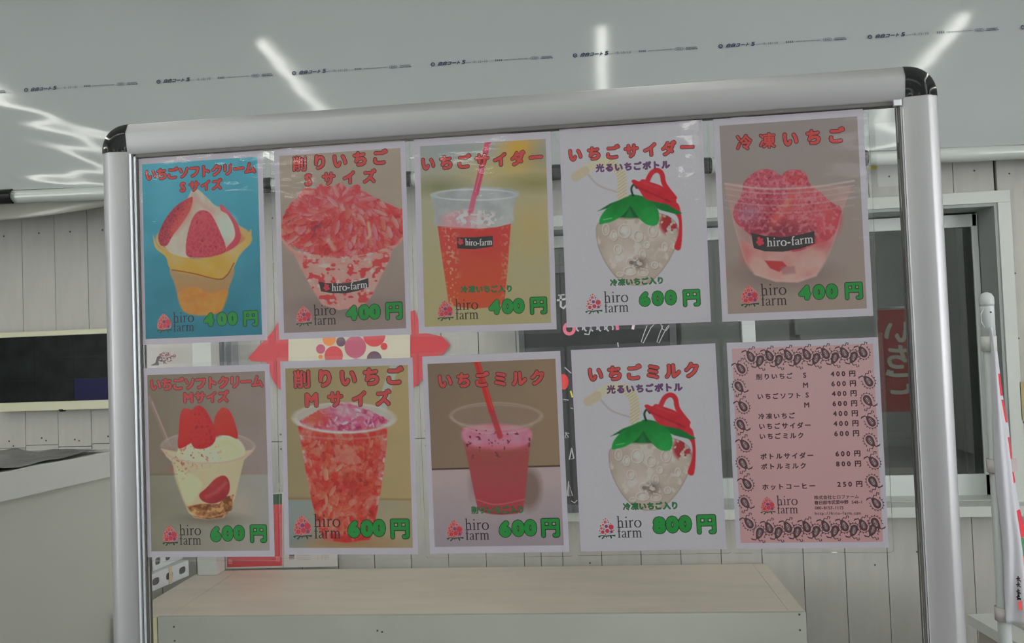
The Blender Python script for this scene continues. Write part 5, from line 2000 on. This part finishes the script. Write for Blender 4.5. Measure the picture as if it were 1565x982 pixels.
def grid_print(k, H, parent):
    # extent of the printed field on the sheet
    pr = np.array([hap(H, *p) for p in PRINT[k]])
    u0, u1 = (pr[0, 0] + pr[3, 0]) / 2, (pr[1, 0] + pr[2, 0]) / 2
    v0, v1 = (pr[0, 1] + pr[1, 1]) / 2, (pr[2, 1] + pr[3, 1]) / 2
    nx_, ny_ = (230, 325) if k != 10 else (24, 34)
    us, vs = np.linspace(u0, u1, nx_), np.linspace(v0, v1, ny_)
    U_, V_ = np.meshgrid(us, vs)
    Hi = np.linalg.inv(H)
    X, Y = hap(Hi, U_, V_)
    A = Art(X, Y)
    ARTS[k](A)
    C = A.C
    if k != 10:
        rng = np.random.RandomState(k)
        C = C * (1 + (rng.rand(*X.shape)[..., None] - .5) * .03)
    C = np.clip(C, 0, 255) / 255.0
    L = np.where(C <= .04045, C / 12.92, ((C + .055) / 1.055) ** 2.4) / KINK
    L = np.clip(L, 0, .92)
    me = bpy.data.meshes.new('printed_photo')
    n = nx_ * ny_
    co = np.zeros((n, 3), np.float32)
    co[:, 0] = U_.ravel()
    co[:, 1] = -.0009
    co[:, 2] = -V_.ravel()
    me.vertices.add(n)
    me.vertices.foreach_set('co', co.ravel())
    q = (np.arange(ny_ - 1)[:, None] * nx_ + np.arange(nx_ - 1)[None, :]).ravel()
    F = np.stack([q, q + nx_, q + nx_ + 1, q + 1], 1).astype(np.int32)
    me.loops.add(F.size)
    me.loops.foreach_set('vertex_index', F.ravel())
    me.polygons.add(len(F))
    me.polygons.foreach_set('loop_start', np.arange(0, F.size, 4, dtype=np.int32))
    ca = me.color_attributes.new('ink', 'FLOAT_COLOR', 'POINT')
    rgba = np.ones((n, 4), np.float32)
    rgba[:, :3] = L.reshape(-1, 3)
    ca.data.foreach_set('color', rgba.ravel())
    me.materials.append(M_INK)
    me.update(calc_edges=True)
    me.validate()
    o = bpy.data.objects.new('printed_photo', me)
    link(o, parent)
    return o


def rrect(w, h, r, n=5):
    pts_ = []
    for cx, cy, a0 in ((w - r, h - r, 0), (-w + r, h - r, 90), (-w + r, -h + r, 180), (w - r, -h + r, 270)):
        for i in range(n + 1):
            a = math.radians(a0 + 90 * i / n)
            pts_.append((cx + r * math.cos(a), cy + r * math.sin(a)))
    return pts_


def motif(fl, cx, cy, s, flip, rot, lay):
    """one paisley: drop with spine, curled stalk and a scalloped halo"""
    c, q = math.cos(rot), math.sin(rot)

    def T(x, y):
        x, y = x * s, y * s * flip
        return cx + x * c - y * q, cy + x * q + y * c
    drop = []
    for i in range(18):
        t2 = 2 * PI * i / 18
        r = 1.0
        x, y = .48 * math.sin(t2) * (1 - .25 * math.cos(t2)), -.82 * math.cos(t2)
        x += -.18 * max(0, -y) ** 1.5
        drop.append(T(x, y))
    fl.poly(drop, lay, 0)
    inner = []
    for i in range(14):
        t2 = 2 * PI * i / 14
        x, y = .20 * math.sin(t2), .05 - .46 * math.cos(t2)
        inner.append(T(x, y))
    fl.stroke(inner, .07 * s, lay + 2e-5, 2, True)
    for yy in (-.25, -.05, .15, .32):
        fl.stroke([T(-.09, yy + .05), T(.09, yy - .05)], .07 * s, lay + 3e-5, 1)
    halo = [T(.78 * math.sin(t2), .12 - .88 * math.cos(t2)) for t2 in [math.radians(a) for a in range(55, 310, 17)]]
    fl.stroke(halo, .07 * s, lay, 0)
    for i, t2 in enumerate([math.radians(a) for a in range(60, 310, 24)]):
        a = T(.78 * math.sin(t2), .12 - .88 * math.cos(t2))
        b = T(.95 * math.sin(t2), .12 - 1.04 * math.cos(t2))
        fl.stroke([a, b], .12 * s, lay, 0)
    st = [T(*p) for p in [(-.25, -.70), (-.3, -.95), (-.75, -.98), (-.95, -.85)]]
    fl.stroke(st, [.12 * s, .16 * s, .2 * s, .06 * s], lay, 0)
    st = [T(*p) for p in [(0, -.78), (.25, -1.0), (.5, -.8), (.75, -1.1), (.95, -.95), (.8, -.75)]]
    fl.stroke(st, .13 * s, lay, 0)


FILM_W = {1: (.1085, .1545), 5: (.112, .1545)}
for k in range(1, 11):
    bx, by, rt = PLACE[k]
    root = empty('menu_poster', (bx, -.0036, ZB - by))
    root.rotation_euler = (0, rt, 0)
    tag(root, LABELS[k], 'poster', 'laminated menu posters on the clear board')
    H = homog(PAPER[k], RECT)
    wf, hf = FILM_W.get(k, (.1112, .1545))
    t = MB()
    t.prism(rrect(wf, hf, .004), -.0022, 0)
    t.build('laminate_film', M_FILM, root)
    boxobj('paper', -.105, .105, -.0007, -.0004, -.1485, .1485, M_PAPER, root)
    grid_print(k, H, root)
    s_loc = .210 / ((PAPER[k][1][0] - PAPER[k][0][0] + PAPER[k][2][0] - PAPER[k][3][0]) / 2)

    def L(p):
        return hap(H, *p)
    # titles
    if k in TITLES:
        fl = Flat()
        rr2 = random.Random(k)
        for txt, a, b, size in TITLES[k]:
            n = len(txt)
            for i, ch in enumerate(txt):
                tt = i / (n - 1)
                x, y = L((a[0] + (b[0] - a[0]) * tt, a[1] + (b[1] - a[1]) * tt))
                kan = ch in '削凍冷'
                sz = size * s_loc * (1.0 if not ch.isascii() else .88)
                asc = ch.isascii()
                fat = (.038 if kan else .068) if not asc else .085
                ro = rr2.uniform(-.03, .03)
                fl.char(ch, x, y, sz, fat + .052, .00095, 1, rot=ro, n=10, digit=asc)
                fl.char(ch, x, y, sz, fat - .002, .00100, 0, rot=ro, n=10, digit=asc)
        fl.build('title_lettering', [M_TRED, M_TOUT], root)
    if k in PRICES:
        txt, xs3, yy, hgt, xe, ye = PRICES[k]
        fl = Flat()
        for ch, xx in zip(txt, xs3):
            x, y = L((xx, yy + (xs3[0] - xx) * .05))
            hh = hgt * s_loc
            fl.char(ch, x, y, hh * .77, .175, .00095, 1, digit=True, n=12, sx=1.12)
            fl.char(ch, x, y, hh * .77, .118, .00100, 0, digit=True, n=12, sx=1.12)
        x, y = L((xe, ye))
        fl.char('円', x, y, hgt * .98 * s_loc, .105, .00095, 1, n=12)
        fl.char('円', x, y, hgt * .98 * s_loc, .054, .00100, 0, n=12)
        fl.build('price_lettering', [M_PGRN, M_POUT], root)
    if k in NOTES:
        fl = Flat()
        for txt, a, b, size, kind_ in NOTES[k]:
            n = len(txt)
            for i, ch in enumerate(txt):
                tt = i / (n - 1)
                x, y = L((a[0] + (b[0] - a[0]) * tt, a[1] + (b[1] - a[1]) * tt))
                kan = ch in '削凍冷光'
                fl.char(ch, x, y, size * s_loc, .065 if kan else .085, .00095, 1 + 2 * kind_, n=8)
                fl.char(ch, x, y, size * s_loc, .03 if kan else .05, .00100, 2 * kind_, n=6)
        fl.build('note_lettering', [mat('note_green', seen((30, 112, 56)), .55), M_POUT, M_VIO, M_VIOO], root)
    # farm logo
    lx, lw, lbase = LOGOS[k]
    fl = Flat()
    ux, uy = L((lx, lbase))
    sc = lw * s_loc / 690.0
    g = lambda x, y: (ux + (x - 565) * sc, uy + (y - 520) * sc)
    if k not in (4, 9):
        hal = [g(*p) for p in [(265, 225), (360, 290), (440, 380), (505, 500), (515, 610), (470, 690), (250, 725), (80, 700), (45, 600), (85, 440), (160, 320)]]
        fl.poly(hal, .00093, 4)
    for j, (x, y, r, mi) in enumerate(LOGO):
        px, py = g(x, y)
        fl.disc(px, py, r * sc * (1.0 if k in (4, 9) else 1.14), .00096 + j * 1e-6, mi, 14)
    for j, lf in enumerate(LLEAF):
        fl.poly([g(*p) for p in lf], .00099 + j * 2e-6, 3)
    x0_, y0_ = g(565, 520)
    serif(fl, 'hiro', x0_, y0_, 690 * sc, 198 * sc, .00098, 5, 1.2)
    x0_, y0_ = g(570, 798)
    serif(fl, 'farm', x0_, y0_, 690 * sc, 188 * sc, .00098, 5, 1.2)
    fl.build('farm_logo', [M_LRED, M_LCOR, M_LPUR, M_DGRN, M_LHAL, M_LTXT], root)
    if k in BANDS:
        pts_, ta, tb_, xh = BANDS[k]
        fl = Flat()
        fl.poly([L(p) for p in pts_], .00092, 0)
        a, b = L(ta), L(tb_)
        word = 'hiro-farm'
        adv = [serif_shapes(c)[1] for c in word]
        tot = sum(adv)
        pos = 0
        for i, c in enumerate(word):
            tt = (pos + adv[i] / 2) / tot
            bow_ = math.sin(tt * PI) * xh * .16 * s_loc
            x = a[0] + (b[0] - a[0]) * pos / tot
            y = a[1] + (b[1] - a[1]) * pos / tot + bow_
            sh_, ad = serif_shapes(c)
            sx_ = (b[0] - a[0]) / tot
            for pp, w in sh_:
                ww = [q_ * xh * s_loc * 1.3 for q_ in w] if isinstance(w, list) else w * xh * s_loc * 1.3
                fl.stroke([(x + p_[0] * sx_, y - p_[1] * xh * .85 * s_loc) for p_ in pp], ww, .00096, 1)
            pos += adv[i]
        cx_, cy_ = L((ta[0] - xh * .95, ta[1] - xh * .7))
        u_ = xh * s_loc
        for (dx_, dy_, r_) in [(-.35, .1, .28), (0, -.1, .34), (.3, .25, .26), (-.1, .4, .28), (-.2, -.5, .24), (.25, -.3, .2)]:
            fl.disc(cx_ + dx_ * u_, cy_ + dy_ * u_, r_ * u_, .00096 + r_ * 1e-6, 2, 12)
        fl.build('cup_label', [M_BLAB, M_LWHT, M_LRED], root)
    if k == 10:
        fl = Flat()
        ROWS = [(0, '削りいちご', '  S', '400'), (1, '', 'M', '600'), (2, 'いちごソフト', 'S', '400'), (3, '', 'M', '600'), (4, '冷凍いちご', '', '400'), (5, 'いちごサイダー', '', '400'),
                (6, 'いちごミルク', '', '600'), (8, 'ボトルサイダー', '', '600'), (9, 'ボトルミルク', '', '800'), (11, 'ホットコーヒー', '', '250')]
        for i, nm, sz_, pr_ in ROWS:
            x0, y0 = 166 + 2.7 * i, 204 + 43.7 * i
            for j, ch in enumerate(nm):
                stp = 33.5 if i in (0, 2, 4, 5, 6) else 34
                x, y = L((x0 + j * stp, y0 - j * .9))
                fl.char(ch, x, y, 25 * s_loc, .05 if ch not in '削冷凍' else .035, .00095, 0, n=6)
            s1_ = sz_.strip()
            if s1_:
                x, y = L(({0: 367, 1: 371, 2: 378, 3: 376}[i], y0 - 7 + (0 if i % 2 == 0 else 0)))
                fl.char(s1_, x, y, 22 * s_loc, .05, .00095, 0, digit=True, n=6)
            for j, ch in enumerate(pr_):
                x, y = L((490 + 2.35 * i + j * 24, 191.5 + 43.7 * i - j * .6))
                fl.char(ch, x, y, 21 * s_loc, .07, .00095, 0, digit=True, n=6)
            x, y = L((577 + 2.4 * i, 189.5 + 43.7 * i))
            fl.char('円', x, y, 26 * s_loc, .05, .00095, 0, n=6)
        fl.build('menu_lettering', [M_MENU], root)
        fl = Flat()
        for txt, a, b, size in [('株式会社ヒロファーム', (417, 729), (592, 724), 17), ('春日部市武里中野', (418, 751), (547, 748), 17)]:
            for i, ch in enumerate(txt):
                tt = i / (len(txt) - 1)
                x, y = L((a[0] + (b[0] - a[0]) * tt, a[1] + (b[1] - a[1]) * tt))
                fl.char(ch, x, y, size * s_loc, .03, .00095, 0, n=4)
        for txt, a, b, size in [('548-1', (574, 748), (613, 747), 13), ('080-8153-1115', (415, 773), (530, 772), 13), ('http://hiro-farm.com', (415, 796), (602, 794), 13)]:
            for i, ch in enumerate(txt):
                tt = i / (len(txt) - 1)
                x, y = L((a[0] + (b[0] - a[0]) * tt, a[1] + (b[1] - a[1]) * tt))
                fl.char(ch, x, y, size * s_loc, .04, .00095, 0, digit=True, n=4)
        fl.build('address_lettering', [M_MENU], root)
        fl = Flat()
        sm = 34 * s_loc
        j = 0
        for i in range(13):      # along the top
            p = (127 + i * 41.5, 118 - i * 1.6 + (18 if i % 2 else -6))
            x, y = L(p)
            motif(fl, x, y, sm, -1 if i % 2 else 1, -.35 if i % 2 == 0 else .3, .00094 + j * 2e-6)
            j += 1
        for i in range(13):      # along the bottom
            p = (172 + i * 40.6, 882 - i * 1.3 + (-24 if i % 2 else 0))
            x, y = L(p)
            motif(fl, x, y, sm, -1 if i % 2 == 0 else 1, -.3 if i % 2 else .25, .00094 + j * 2e-6)
            j += 1
        for i in range(9):       # down the left
            p = (80 + i * 5.2 - (12 if i % 2 else 0) + 4, 165 + i * 84)
            x, y = L(p)
            motif(fl, x, y, sm, 1, -.5 if i % 2 == 0 else 2.7, .00094 + j * 2e-6)
            j += 1
        for i in range(8):       # down the right
            p = (647 + i * 4.8 - (8 if i % 2 else 0), 222 + i * 88)
            x, y = L(p)
            motif(fl, x, y, sm, 1, -.5 if i % 2 == 0 else 2.7, .00094 + j * 2e-6)
            j += 1
        fl.build('paisley_border', [M_PAIS, M_PAISL, mat('paisley_mid', seen((150, 104, 108)), .55)], root)

bpy.data.objects.remove(_font_o, do_unlink=True)
bpy.data.curves.remove(_font)
